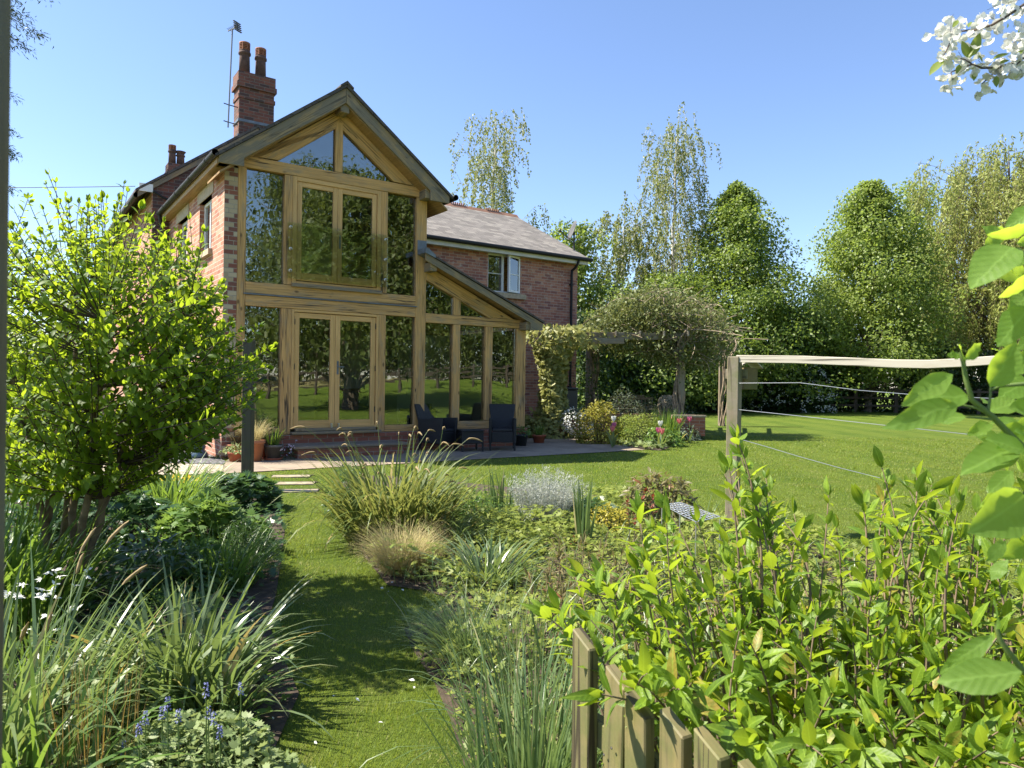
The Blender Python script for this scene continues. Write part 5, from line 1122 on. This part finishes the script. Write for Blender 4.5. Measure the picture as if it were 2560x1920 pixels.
# foreground
strap('daffodil_clump', 'large clump of arching grey-green daffodil leaves at the lawn edge', (-1.36, 3.0, 0), .22, 190, (.38, .64), (.017, .027), (.05, .6), (.6, 2.4), 'lf_strap', 'daffodil leaves', 7)
strap('daffodil_clump', 'shorter grey-green strap leaves flopping onto the lawn shade edge', (-1.16, 2.78, 0), .14, 80, (.30, .5), (.015, .024), (.2, .8), (1.1, 2.5), 'lf_strap', 'daffodil leaves', 7, lean=(.5, -.2))
strap('iris_clump', 'tall dense strap leaves below the shrub stems at the left edge', (-2.75, 3.75, 0), .45, 330, (.5, .8), (.02, .034), (.05, .45), (.4, 1.9), 'lf_strapg', 'iris')
r = strap('pendulous_sedge', 'tall sedge with brown drooping flower spikes in the bottom left corner', (-1.80, 2.45, 0), .34, 190, (.45, .78), (.011, .020), (.05, .5), (.5, 2.2), 'lf_strap', 'sedge', 7)
spikes(r, 15, .28, (.45, .74), size=(.07, .10), thick=.0062, spread=.4, droop=False)
strap('iris_clump', 'broad strap leaves at the very bottom left, nearest the camera', (-1.50, 2.12, 0), .26, 90, (.35, .56), (.016, .028), (.05, .5), (.6, 2.1), 'lf_strapg', 'iris', 7)
r = strap('star_flowers', 'loose drift of white star flowers among strap leaves', (-1.98, 3.05, 0), .26, 120, (.25, .42), (.006, .010), (.1, .6), (.8, 1.8), 'lf_strapg', 'white flowers')
for p in gauss(34, 3)*np.array([.17, .14, .06])+np.array([0, 0, .42]):
    n = 6; V, F = inst(DIA(.4, .0, .1), np.repeat(p[None], n, 0), gauss(n, 3)*np.array([1, 1, .4]), gauss(n, 3)*.3+np.array([0, -.4, .8]), uni(.02, .03, n)); tri_mesh('flower', V, F, MT['fl_white'], r)
r = empty('dry_reeds', (-1.30, 2.28, 0), 0, 'thin brown dry reed stems rising behind the grape hyacinths', 'reeds')
n = 60; a_ = uni(0, 6.28, n); q = np.sqrt(rnd(n))*.13; V, F, C = blades(np.stack([q*np.cos(a_), q*np.sin(a_), 0*q], 1), a_+gauss(n)*.8, uni(0, .12, n), uni(.05, .4, n), uni(.3, .55, n), uni(.002, .0035, n), 4); tri_mesh('leaves', V, F, MT['reed'], r)
mound('pale_groundcover', 'pale green spreading leaves under the blue grape hyacinths', (-1.02, 2.34, 0), .36, .28, .20, 2900, (.014, .030), PALM(5, .7), 'lf_palegreen', 'ground cover', upb=1.1, nst=20, stem='stalk')
mound('pale_groundcover', 'pale leafy clump between the two daffodil clumps', (-1.62, 2.75, 0), .30, .26, .27, 900, (.03, .06), LEAF(4, .5), 'lf_palegreen', 'ground cover', upb=1.0, nst=14, stem='stalk')
mound('small_leaved_shrublet', 'small-leaved low shrublet behind the white star flowers', (-1.66, 3.5, 0), .3, .28, .33, 1500, (.015, .028), DIA(.5), 'lf_geran', upb=.8)
GH = [((330, 1590), 'behind the reeds, farthest left'), ((348, 1580), 'second from the left'), ((372, 1535), 'leaning, tallest on the left'), ((392, 1560), 'in the middle of the group'), ((412, 1530), 'above the pale leaves'), ((438, 1500), 'with the most upright dark spike'), ((520, 1560), 'standing alone on the right'), ((508, 1490), 'near the daffodil leaves'), ((365, 1610), 'lowest, at the picture edge'), ((470, 1548), 'between the two upright ones'), ((545, 1500), 'closest to the lawn')]
GH = [((268, 1625), 'farthest left by the dry reeds'), ((300, 1585), 'leaning above the dry reeds'), ((314, 1560), 'second row behind the dry reeds'), ((350, 1550), 'at the left of the pale leaves'), ((362, 1530), 'just behind the pale leaves'), ((385, 1555), 'low among the pale leaves'), ((450, 1550), 'paired, left one of the pair'), ((462, 1560), 'paired, right one of the pair'), ((445, 1500), 'high in front of the daffodil leaves'), ((520, 1498), 'darkest and most upright spike'), ((475, 1590), 'lowest, close to the picture bottom')]
for (xy, lb) in GH:
    p = atq(xy[0], xy[1], 2.18+random.uniform(-.08, .15)); e = empty('grape_hyacinth', (p[0], p[1], 0), 0, 'blue grape hyacinth '+lb, 'grape hyacinth', 'grape hyacinths in the left bed')
    h = max(.1, p[2]); a = Acc(); V, F = tube_np(np.array([[0, 0, 0], [.004, 0, h*.5], [0, 0, h]]), .002, 5); a.add(V, F); a.build('stem', MT['stalk'], e)
    m = 40; t = rnd(m); ph = uni(0, 6.28, m); rr = .0065*(1-t*.7); Q = np.stack([rr*np.cos(ph), rr*np.sin(ph), h-.005+t*.042], 1)
    V, F = inst(DIA(.9, -.3, 0), Q, np.stack([np.cos(ph), np.sin(ph), -.5+0*ph], 1), gauss(m, 3)*.4+np.array([0, 0, 1]), .0065); tri_mesh('flower', V, F, MT['fl_blue'], e)

n = 9000; X = uni(-4.5, -.9, n); Y = uni(1.8, 6.6, n); ok = inpoly(X, Y, LBED); X, Y = X[ok], Y[ok]; n = len(X)
V, F = inst(PALM(5, .55), np.stack([X, Y, .02+rnd(n)*.10], 1), gauss(n, 3)*np.array([1, 1, .35]), gauss(n, 3)*.4+np.array([0, 0, 1]), uni(.02, .045, n)); tag(tri_mesh('left_bed_carpet', V, F, MT['lf_geran'], None, True), 'small green leaves carpeting the soil of the left foreground bed', 'ground cover', kind='stuff')
n = 7000; X = uni(-6.5, -1.4, n); Y = uni(4.5, 9.5, n); ok = inpoly(X, Y, LBED2); X, Y = X[ok], Y[ok]; n = len(X)
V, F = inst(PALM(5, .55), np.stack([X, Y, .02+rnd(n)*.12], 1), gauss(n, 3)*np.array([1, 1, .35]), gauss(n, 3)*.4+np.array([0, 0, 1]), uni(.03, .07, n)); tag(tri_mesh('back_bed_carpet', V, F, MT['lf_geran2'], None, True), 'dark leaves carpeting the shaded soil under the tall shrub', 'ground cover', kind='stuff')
# ================================================================== MIDDLE BED
c = gq(850, 1165)
r = strap('pendulous_sedge', 'big fountain of sedge with tan drooping spikes in the middle bed', c, .40, 760, (.5, 1.0), (.015, .025), (.08, .75), (.9, 3.0), 'lf_sedge', 'sedge', 8, bend=1.9)
spikes(r, 40, .36, (.45, .95), size=(.06, .095), thick=.0075, spread=.5)
mound('dark_shrub', 'small dark green shrub tucked left of the big sedge', gq(755, 1110), .24, .22, .46, 800, (.03, .05), DIA(.5), 'lf_geran2', 'shrub')
r = mound('silver_bush', 'silvery white curry-plant bush in the middle bed', gq(1180, 1135), .36, .32, .40, 200, (.02, .03), DIA(.2), 'lf_silver', 'shrub', nst=30)
n = 420; a_ = uni(0, 6.28, n); q = np.sqrt(rnd(n)); b_ = np.stack([q*.26*np.cos(a_), q*.22*np.sin(a_), .05+0*q], 1); V, F, C = blades(b_, a_, uni(.0, .4, n)*q+.02, uni(.2, .7, n)*q+.05, uni(.30, .5, n)*(1.05-.25*q), uni(.004, .006, n), 4)
A = Acc(); A.add(V, F); tl = C[:, 1:].reshape(-1, 3); tl = np.repeat(tl, 7, 0)+gauss(len(tl)*7, 3)*.012; V, F = inst(DIA(.16), tl, gauss(len(tl), 3)+np.array([0, 0, .9]), gauss(len(tl), 3), uni(.018, .034, len(tl))); A.add(V, F); A.build('silver_shoots', MT['lf_silver'], r)
strap('blond_grass', 'hummock of fine straw-coloured grass at the lawn edge', gq(868, 1238), .13, 1500, (.26, .46), (.0022, .0036), (.1, .7), (.9, 2.2), 'lf_cream', 'grass', 6)
strap('iris', 'upright sword-leaved iris left of the silver bush', gq(1080, 1130), .10, 40, (.35, .6), (.016, .024), (.0, .2), (.05, .35), 'lf_blue', 'iris', 4)
strap('iris', 'upright iris spears in front of the red-leaved rose', gq(1262, 1190), .07, 26, (.4, .62), (.018, .026), (.0, .15), (.05, .3), 'lf_blue', 'iris', 4)
strap('strap_leaved_bulb', 'flopping pale strap leaves right of the blond grass', gq(1050, 1262), .2, 150, (.3, .48), (.012, .02), (.4, .9), (1.2, 2.1), 'lf_strap', 'bulb leaves')
strap('strap_leaved_bulb', 'strap leaves between the big sedge and the blond grass', gq(945, 1185), .22, 140, (.25, .42), (.010, .016), (.2, .8), (1., 2.), 'lf_strap', 'bulb leaves')
strap('tuft_grass', 'arching blue-green grass tuft spilling onto the lawn', gq(1000, 1430), .08, 380, (.26, .42), (.003, .0045), (.3, .9), (1.1, 2.0), 'lf_blue', 'grass', 7, lean=(-.8, -.1))
strap('tall_blue_grass', 'tall blue-green chive-like leaves left of the picket fence', (.10, 2.5, 0), .24, 160, (.3, .62), (.006, .0105), (.02, .5), (.2, 2.3), 'lf_blue', 'grass', 6)
strap('tall_blue_grass', 'dense dark blue-green leaves right behind the first picket', (.07, 2.05, 0), .15, 260, (.36, .6), (.006, .010), (.02, .3), (.2, 1.1), 'lf_blue', 'grass', 6)
strap('tall_blue_grass', 'thin arching grass with long crossing stems in the bed centre', (.08, 3.2, 0), .32, 190, (.3, .62), (.003, .0065), (.05, .7), (.4, 2.1), 'lf_blue', 'grass', 7)
r = empty('bronze_lily', (0, 0, 0), 0, 'bronze-tinted narrow-leaved lily shoots right of the blond grass', 'lily')
tips = [np.array([x, y, z]) for x, y, z in zip(uni(.1, .8, 34), uni(3.5, 4.5, 34), uni(.25, .45, 34))]; st = [np.array([t[0]+random.uniform(-.05, .05), t[1]+random.uniform(-.05, .05), 0]) for t in tips]
shrub(r, st, tips, LEAF(4, .16, .2, .35), (.07, .11), 'lf_bronze', 'stem', 12, .25, .004, ang=(.7, 1.2))

n = 34000; X = uni(-1.9, 3.6, n); Y = uni(1.6, 8.2, n); ok = inpoly(X, Y, MBED); X, Y = X[ok], Y[ok]; n = len(X); hgt = .06+.16*np.clip(np.sin(X*3.1+1)*np.sin(Y*2.3)+.4, 0, 1.2); Z = .02+rnd(n)*hgt
V, F = inst(PALM(5, .55), np.stack([X, Y, Z], 1), gauss(n, 3)*np.array([1, 1, .35]), gauss(n, 3)*.4+np.array([0, 0, 1]), uni(.018, .045, n)*(.6+.12*Y)); tag(tri_mesh('bed_ground_cover', V, F, MT['lf_cover'], None, True), 'carpet of small yellow-green leaves covering the soil of the middle bed', 'ground cover', kind='stuff')
n = 3500; X = uni(-1.7, 3.4, n); Y = uni(1.7, 8., n); ok = inpoly(X, Y, MBED); X, Y = X[ok], Y[ok]; n = len(X); V, F, C = blades(np.stack([X, Y, 0*X], 1), uni(0, 6.28, n), uni(.05, .6, n), uni(.4, 1.8, n), uni(.12, .36, n), uni(.004, .009, n), 5); tag(tri_mesh('bed_grasses', V, F, MT['lf_blue'], None, True), 'scattered narrow grass leaves all over the middle bed', 'grasses', kind='stuff')
mound('leafy_perennial', 'yellow-green leafy cushion in front of the silver bush', gq(1130, 1185), .42, .34, .20, 1300, (.02, .04), PALM(5, .6), 'lf_cover', upb=1.1, nst=0)
mound('leafy_perennial', 'bright leafy patch between the sedge and the silver bush', gq(1030, 1130), .40, .34, .28, 1300, (.025, .05), LEAF(4, .5), 'lf_geran', upb=1.0, nst=10)
mound('leafy_perennial', 'blue-green lobed leaf cushion right of the silver bush', gq(1262, 1135), .34, .3, .24, 800, (.03, .055), PALM(5, .6), 'lf_geran2', upb=1.1, nst=10)
mound('euonymus', 'small golden variegated bush beside the red-leaved rose', gq(1315, 1150), .24, .2, .24, 900, (.025, .042), DIA(.6), 'lf_gold', 'shrub', upb=.7)
mound('peony', 'olive peony bush with reddish drooping leaves beside the post base', gq(1425, 1130), .36, .3, .50, 900, (.06, .1), LEAF(4, .3, .2, .4), 'lf_bronze', 'shrub', nst=26, stem='stem')
r = empty('young_rose', (0, 0, 0), 0, 'rose shoots with coppery red young leaves in front of the peony', 'rose')
tips = [atq(x, y, 5.6) for x, y in ((1392, 1062), (1355, 1085), (1410, 1075), (1370, 1110), (1300, 1180), (1240, 1165), (1290, 1215))]; st = [np.array([t[0]+random.uniform(-.03, .03), t[1]+random.uniform(-.05, .05), 0]) for t in tips]
shrub(r, st, tips, LEAF(4, .55), (.04, .065), 'lf_red', 'stemdark', 4, .55, .004)
r = empty('wire_plant_support', (0, 0, 0), 0, 'grey galvanised wire mesh plant support beside the rail post', 'plant support')
a = Acc(); p0, p1, p2, p3 = at(1655, 1262, 5.2), at(1700, 1256, 5.5), at(1800, 1292, 5.0), at(1740, 1305, 4.7)
for k in range(8):
    s = k/7; V, F = tube_np(np.array([p0*(1-s)+p1*s, p3*(1-s)+p2*s]), .0035, 4); a.add(V, F)
for k in range(10):
    s = k/9; V, F = tube_np(np.array([p0*(1-s)+p3*s, p1*(1-s)+p2*s]), .0035, 4); a.add(V, F)
a.build('mesh', MT['wire'], r)
a = Acc()
for p in (p0, p1, p2, p3): V, F = tube_np(np.array([p, [p[0], p[1], 0]]), .005, 5); a = Acc(); a.add(V, F); a.build('leg', MT['wire'], r)
mound('lambs_ear', 'grey-green low plants seen through the bright shrub at the bottom right', (1.35, 2.0, 0), .7, .5, .3, 1800, (.03, .06), LEAF(4, .35), 'lf_palegreen', upb=.9, nst=0)
strap('tall_blue_grass', 'grassy leaves growing inside the bright green shrub', (1.1, 2.9, 0), .6, 420, (.3, .6), (.006, .01), (.05, .5), (.4, 1.6), 'lf_blue', 'grass')

# ================================================================== POT PLANTS
def potstrap(c, name, label, *a, **k):
    r = strap(name, label, c, *a, **k); r.location[2] = c[2]; return r
potstrap(POT_BIG, 'blond_grass', 'blond feathery grass growing in the large terracotta pot', .1, 420, (.3, .58), (.003, .005), (.1, .6), (.9, 2.1), 'lf_cream', 'grass', 6)
potstrap(POT_GREY, 'potted_bulbs', 'green bulb leaves growing in the grey-brown pot', .09, 60, (.2, .42), (.010, .016), (.05, .4), (.3, 1.3), 'lf_strapg', 'pot plant')
potstrap(POT_BACK, 'potted_shrub', 'twiggy straw-like plant in the pot against the quoins', .1, 160, (.3, .5), (.003, .006), (.1, .6), (.5, 1.6), 'lf_bronze', 'pot plant')
potstrap(POT_BOWL, 'potted_tulip_leaves', 'upright bulb leaves in the lone terracotta bowl', .08, 34, (.2, .34), (.016, .028), (.05, .45), (.3, 1.2), 'lf_strapg', 'pot plant', 4)
def pm(c, *a, **k):
    r = mound(a[0], a[1], np.array([c[0], c[1], c[2]]), *a[2:], **k); r.location[2] = c[2]; return r
pm(POT_LOW, 'trailing_plant', 'yellow-green leafy plant overflowing the shallow pot', .24, .18, .13, 260, (.035, .06), LEAF(4, .5), 'lf_palegreen', nst=0)
pm(POT_MID, 'potted_shrub', 'wispy dark potted shrub in front of the leftmost pane', .22, .2, .62, 420, (.02, .04), DIA(.5), 'lf_geran2', nst=24)
pm(POT_BAY, 'potted_perennial', 'small leafy plant in the black planter by the bay', .19, .17, .2, 260, (.03, .06), LEAF(4, .5), 'lf_geran', nst=6)
r = mound('daisy_plant', 'lilac daisies spilling beside the brick step', at(714, 1128, 11.9), .16, .12, .2, 200, (.02, .04), DIA(.5), 'lf_geran2', 'flowers', nst=0); r.location[2] = .02
for p_ in gauss(24, 3)*np.array([.09, .06, .06])+np.array([.03, -.06, .2]):
    V, F = inst(DIA(.8), np.repeat(p_[None], 5, 0), gauss(5, 3), gauss(5, 3)+np.array([0, -.5, .5]), .022); tri_mesh('flower', V, F, MT['fl_lilac'], r)
pm(G(560, 1148)+np.array([0, 0, .01]), 'grass_weed', 'tuft of green weeds at the gravel corner of the patio', .22, .10, .07, 300, (.03, .06), DIA(.2), 'lf_geran', nst=0)
# planting along the side wall, glimpsed through the shrub
for u, w_, lb in ((-1.2, 3.2, 'green border plant at the far end of the brick side wall'), (-1.0, 4.6, 'leafy border shrub by the old house corner'), (-2.6, 5.5, 'round green shrub on the gravel beyond the side wall')):
    mound('border_shrub', lb, L(u, w_), .55, .5, .8, 900, (.05, .09), DIA(.6), 'lf_geran', 'shrub', nst=10)
for (x, y, s, lb) in ((-7.5, 9.6, .5, 'low leafy plant at the gravel edge seen between shrub stems'), (-6.2, 8.6, .4, 'lime-green plant under the left shrub stems'), (-9.5, 11.5, .7, 'yellow-green bush on the gravel behind the left shrub')):
    mound('border_shrub', lb, (x, y, 0), s, s*.9, s*.8, 900, (.04, .08), DIA(.6), 'lf_cover', 'shrub', nst=10)

# ================================================================== PERGOLA PLANTS AND FLOWER BED
def leaves_on(name, label, cat, P, N, size, tpl, mat, droop=.5, extra=None):
    r = empty(name, (0, 0, 0), 0, label, cat); n = len(P); V, F = inst(tpl, P, gauss(n, 3)*.6+N*.5-np.array([0, 0, droop]), N+gauss(n, 3)*.4+np.array([0, 0, .3]), uni(*size, n)); tri_mesh('leaves', V, F, MT[mat], r, True); return r
ip = at(1388, 950, 17.5); n = 4200
prof_z = np.array([0, .35, .8, 1.3, 1.75, 2.1, 2.4, 2.62, 2.72]); prof_r = np.array([.55, .38, .30, .26, .30, .42, .55, .5, .12])
z = rnd(n)**.85*2.7; rr = np.interp(z, prof_z, prof_r)*(.75+.4*rnd(n)); th = uni(0, 6.28, n); nn = np.stack([np.cos(th), np.sin(th), .1+0*th], 1)
P = np.stack([ip[0]-.05+rr*np.cos(th), 17.5+rr*np.sin(th), z], 1); P[:, 0] += np.where(z > 2.2, (rnd(n)-.25)*.9, 0)
leaves_on('ivy', 'golden variegated ivy smothering the left pergola post', 'ivy', P, nn, (.06, .11), PALM(5, .7), 'lf_ivy')
n = 1200; P = np.stack([at(1335, 1040, 17.4)[0]+gauss(n)*.22, 17.4+gauss(n)*.15, np.abs(gauss(n))*.22], 1); leaves_on('ivy', 'golden ivy sprawling over the ground at the planter end', 'ivy', P, np.tile([0, -.4, .8], (n, 1)), (.06, .10), PALM(5, .7), 'lf_ivy')
r = empty('pergola_climber', (0, 0, 0), 0, 'tangled climber with brown bare twigs on top of the pergola', 'climber')
A = Acc(); B = Acc()
cx = lambda x, y, Y: atq(x, y, Y)
CP = [(1255, 705), (1330, 650), (1400, 625), (1470, 640), (1545, 660), (1580, 720), (1565, 765), (1510, 790), (1440, 775), (1380, 750), (1300, 735)]
pts = np.array(sample_px(CP, 900, lambda x, y: 18.7, (-1.0, 1.6)))
for p in [q for q in pts if q[0] > atq(1400, 700, 18.7)[0] or random.random() < .12][:380]:
    d = gauss(3)*np.array([.75, .5, .28]); q = bez(p-d*.5, p+gauss(3)*.15+np.array([0, 0, .12]), p+d*.5-np.array([0, 0, .1]), 6); V, F = tube_np(q, random.uniform(.005, .010), 3); B.add(V, F)
for x, y, dx, dy in ((1545, 660, 30, -40), (1570, 690, 35, -20), (1580, 735, 20, 15), (1500, 640, 30, -25), (1420, 628, -10, -40), (1575, 760, 18, 40)):
    V, F = tube_np(np.array([cx(x-40, y+10, 18.6), cx(x, y, 18.5), cx(x+dx, y+dy, 18.4)]), np.array([.012, .009, .004]), 4); B.add(V, F)
B.build('twigs', MT['twig'], r)
n = 24000; P = pts[RS.randint(len(pts), size=n)]+gauss(n, 3)*.16; P[:, 2] -= .08; x_ = P[:, 0]; keep = rnd(n) < np.where(x_ > atq(1480, 700, 18.7)[0], .6, 1.); P = P[keep]; n = len(P)
V, F = inst(DIA(.5), P, gauss(n, 3)-np.array([0, 0, .5]), gauss(n, 3)+np.array([0, -.3, .7]), uni(.07, .125, n)); tri_mesh('leaves', V, F, MT['lf_climb'], r, True)
for x, Y in ((1466, 18.0), (1281, 19.6), (1560, 23.4)):
    A = Acc()
    b_ = atq(x, 880, Y); b_[2] = .0
    for k in range(9 if x != 1560 else 5):
        ph = random.uniform(0, 6.28); zz = np.linspace(0, 2.8, 16); tw = random.uniform(1.2, 2.6)*random.choice((-1, 1)); rad = .08+.06*np.sin(zz*3+ph)+np.where(zz > 2.1, (zz-2.1)*.4, 0)
        P = np.stack([b_[0]+rad*np.cos(ph+zz*tw)+(.2*zz*.2 if x == 1560 else 0), b_[1]+rad*np.sin(ph+zz*tw), zz], 1); V, F = tube_np(P, random.uniform(.018, .035), 5); A.add(V, F)
    A.build('vine_stem', MT['vine'], r, True)
n = 700; b_ = atq(1283, 880, 19.6); P = np.stack([b_[0]+gauss(n)*.25, 19.6+gauss(n)*.2, uni(.2, 2.8, n)], 1); V, F = inst(DIA(.6), P, gauss(n, 3), gauss(n, 3)+np.array([0, 0, .6]), uni(.06, .1, n)); tri_mesh('lower_leaves', V, F, MT['lf_hedge'], r, True)

mound('golden_shrub', 'upright olive-gold shrub against the left planter wall', at(1496, 1066, 16.1)*[1, 1, 0], .55, .45, .86, 2600, (.05, .085), DIA(.6), 'lf_olive', 'shrub')
mound('juniper', 'spreading bright green juniper in the middle of the flower bed', at(1598, 1070, 16.0)*[1, 1, 0], .66, .5, .64, 4200, (.06, .11), DIA(.16), 'lf_juniper', 'shrub', upb=.3)
mound('hebe', 'blue-grey leafy shrub behind the juniper', at(1560, 1000, 18.4)*[1, 1, 0], .75, .5, 1.15, 2400, (.05, .08), DIA(.4), 'lf_hebe', 'shrub')
mound('hebe', 'low blue-grey planting along the planter under the vine', at(1660, 1010, 18.4)*[1, 1, 0], .85, .4, .98, 2200, (.05, .08), DIA(.4), 'lf_hebe', 'shrub')
mound('dark_shrub', 'dark rounded shrub at the right end of the planter', at(1715, 1060, 17.9)*[1, 1, 0], .45, .4, .62, 1200, (.05, .08), DIA(.5), 'lf_dark', 'shrub')
r = mound('arabis', 'cushion of white flowers cascading over the brick planter', at(1435, 1040, 17.3)*[1, 1, 0]+np.array([0, 0, .38]), .42, .25, .36, 500, (.04, .07), DIA(.5), 'lf_hebe', 'flowers', nst=0)
n = 900; d = sph(n); P = d*np.array([.40, .26, .32])+np.array([.06, -.06, .04]); P[:, 2] -= np.where(P[:, 0] > 0, .12, 0); V, F = inst(DIA(.9), P, gauss(n, 3), d+np.array([0, -.4, .4]), uni(.03, .05, n)); tri_mesh('petals', V, F, MT['fl_white'], r)
mound('trailing_plant', 'green leaves trailing along the top of the planter wall', at(1405, 1028, 17.5)*[1, 1, 0]+np.array([0, 0, .52]), .42, .2, .16, 500, (.05, .08), DIA(.5), 'lf_geran', nst=0)
strap('iris', 'tall green iris clump with pale blooms in the flower bed', at(1665, 1075, 16.6)*[1, 1, 0], .22, 170, (.5, .85), (.016, .028), (.02, .35), (.1, .7), 'lf_strapg', 'iris', 4)
n = 5200; X = uni(.6, 5.2, n); Y = uni(14.4, 20.5, n); ok = inpoly(X, Y, FBED) & (rnd(n) < .85); X, Y = X[ok], Y[ok]; n = len(X); Z = .03+rnd(n)*(.08+.12*np.clip(np.sin(X*4)*np.sin(Y*3)+.3, 0, 1))
V, F = inst(PALM(5, .6), np.stack([X, Y, Z], 1), gauss(n, 3)*np.array([1, 1, .3]), gauss(n, 3)*.4+np.array([0, 0, 1]), uni(.06, .12, n)); tag(tri_mesh('flower_bed_carpet', V, F, MT['lf_palegreen'], None, True), 'low pale green edging plants carpeting the flower bed by the patio', 'ground cover', kind='stuff')
for (x, y, Y, rx, h, mt, lb) in ((1655, 1105, 15.6, .42, .40, 'lf_geran', 'leafy green perennial at the lawn tip of the flower bed'), (1700, 1085, 17.4, .5, .35, 'lf_hebe', 'grey-green perennial at the right side of the flower bed'), (1560, 1085, 16.6, .45, .3, 'lf_geran', 'leafy perennial under the left-hand tulips'), (1450, 1080, 18.3, .5, .22, 'lf_cover', 'yellow-green edging plant beside the planter wall')):
    p = at(x, y, Y); mound('leafy_perennial', lb, (p[0], Y, 0), rx, rx*.8, h, 700, (.06, .11), LEAF(4, .45), mt, nst=8)
def tulip(x, y, Y, mat, label):
    p = at(x, y, Y); e = empty('tulip', (p[0], Y, 0), random.uniform(0, 6), label, 'tulip', 'tulips in the flower bed'); h = p[2]-.03
    a = Acc(); V, F = tube_np(bez(np.zeros(3), np.array([.01, 0, h*.6]), np.array([0, 0, h]), 5), .007, 5); a.add(V, F); a.build('stem', MT['stalk'], e)
    a = Acc(); tp = LEAF(5, .75, .5, -.15, .55)
    for k in range(6):
        t = k*1.047; dv = np.array([math.cos(t), math.sin(t), 0]); o = inst(tp, (np.array([0, 0, h-.01])+dv*.008)[None], (dv*.55+np.array([0, 0, 1.]))[None], (-dv)[None]*1., .135); a.add(*o)
    a.build('flower', MT[mat], e, True)
    n = 4; az = uni(0, 6.28, n); V, F, C = blades(np.zeros((n, 3)), az, uni(.1, .3, n), uni(.5, 1.2, n), uni(.3, .45, n), uni(.04, .06, n), 5); tri_mesh('leaves', V, F, MT['lf_strap'], e, True)
tulip(1534, 1050, 15.35, 'fl_white', 'white tulip above the pink ones on the left'); tulip(1651, 1062, 15.15, 'fl_white', 'white tulip above the pink ones on the right')
tulip(1531, 1075, 14.95, 'fl_pink', 'coral pink tulip directly below the left white tulip'); tulip(1535, 1066, 15.25, 'fl_mag', 'mauve-pink tulip squeezed between the left white and coral ones'); tulip(1655, 1082, 14.65, 'fl_pink', 'coral pink tulip below the right white tulip'); tulip(1646, 1079, 14.85, 'fl_mag', 'mauve-pink tulip touching the right coral tulip'); tulip(1698, 1056, 15.95, 'fl_pink', 'pink tulip beside the iris, left of the magenta one'); tulip(1724, 1051, 16.35, 'fl_mag', 'magenta tulip farthest right in the flower bed')

# ================================================================== LAWN GRASS
def grass():
    n = 620000; Y = 1.7*np.exp(rnd(n)*math.log(19/1.7)); X = (rnd(n)*2-1)*(.86*Y+.6)
    ok = np.ones(n, bool)
    for p in EXCL: ok &= ~inpoly(X+gauss(n)*.012, Y+gauss(n)*.012, p)
    for k in ((679, 775, 1194), (687, 786, 1212), (678, 794, 1231)):
        p, q = G(k[0], k[2]), G(k[1], k[2]); ok &= ~((X > min(p[0], q[0])-.02) & (X < max(p[0], q[0])+.02) & (np.abs(Y-(p[1]+q[1])/2-.06) < .13))
    X, Y = X[ok], Y[ok]; n = len(X); az = uni(0, 6.28, n)
    tuft = .75+.5*np.clip(np.sin(X*7+np.sin(Y*5)*1.5)*np.sin(Y*6+np.sin(X*4)), -.5, 1)
    h = uni(.010, .026, n)*tuft*(1+Y*.03); wd = uni(.0016, .003, n)*np.maximum(1, Y/3.2); ln = uni(.1, 1.1, n)*h
    B = np.stack([X, Y, 0*X+.001], 1); sd_ = np.stack([-np.sin(az), np.cos(az), 0*az], 1)*wd[:, None]/2
    Tp = B+np.stack([np.cos(az)*ln, np.sin(az)*ln, h], 1); V = np.stack([B-sd_, B+sd_, Tp], 1).reshape(-1, 3)
    o = tri_mesh('lawn_grass', V, np.arange(n*3).reshape(-1, 3), MT['blade']); tag(o, 'short mown lawn grass', 'grass', kind='stuff')
grass()
n = 46; X = uni(-1.3, .2, n); Y = uni(2.6, 6.5, n); V, F = inst(DIA(.6), np.stack([X, Y, 0*X+.03], 1), gauss(n, 3)*np.array([1, 1, .2]), gauss(n, 3)*.3+np.array([0, 0, 1]), uni(.012, .03, n)); tag(tri_mesh('fallen_petals', V, F, MT['fl_white']), 'few white petals scattered on the lawn path', 'petals', kind='stuff')
bpy.context.view_layer.update()
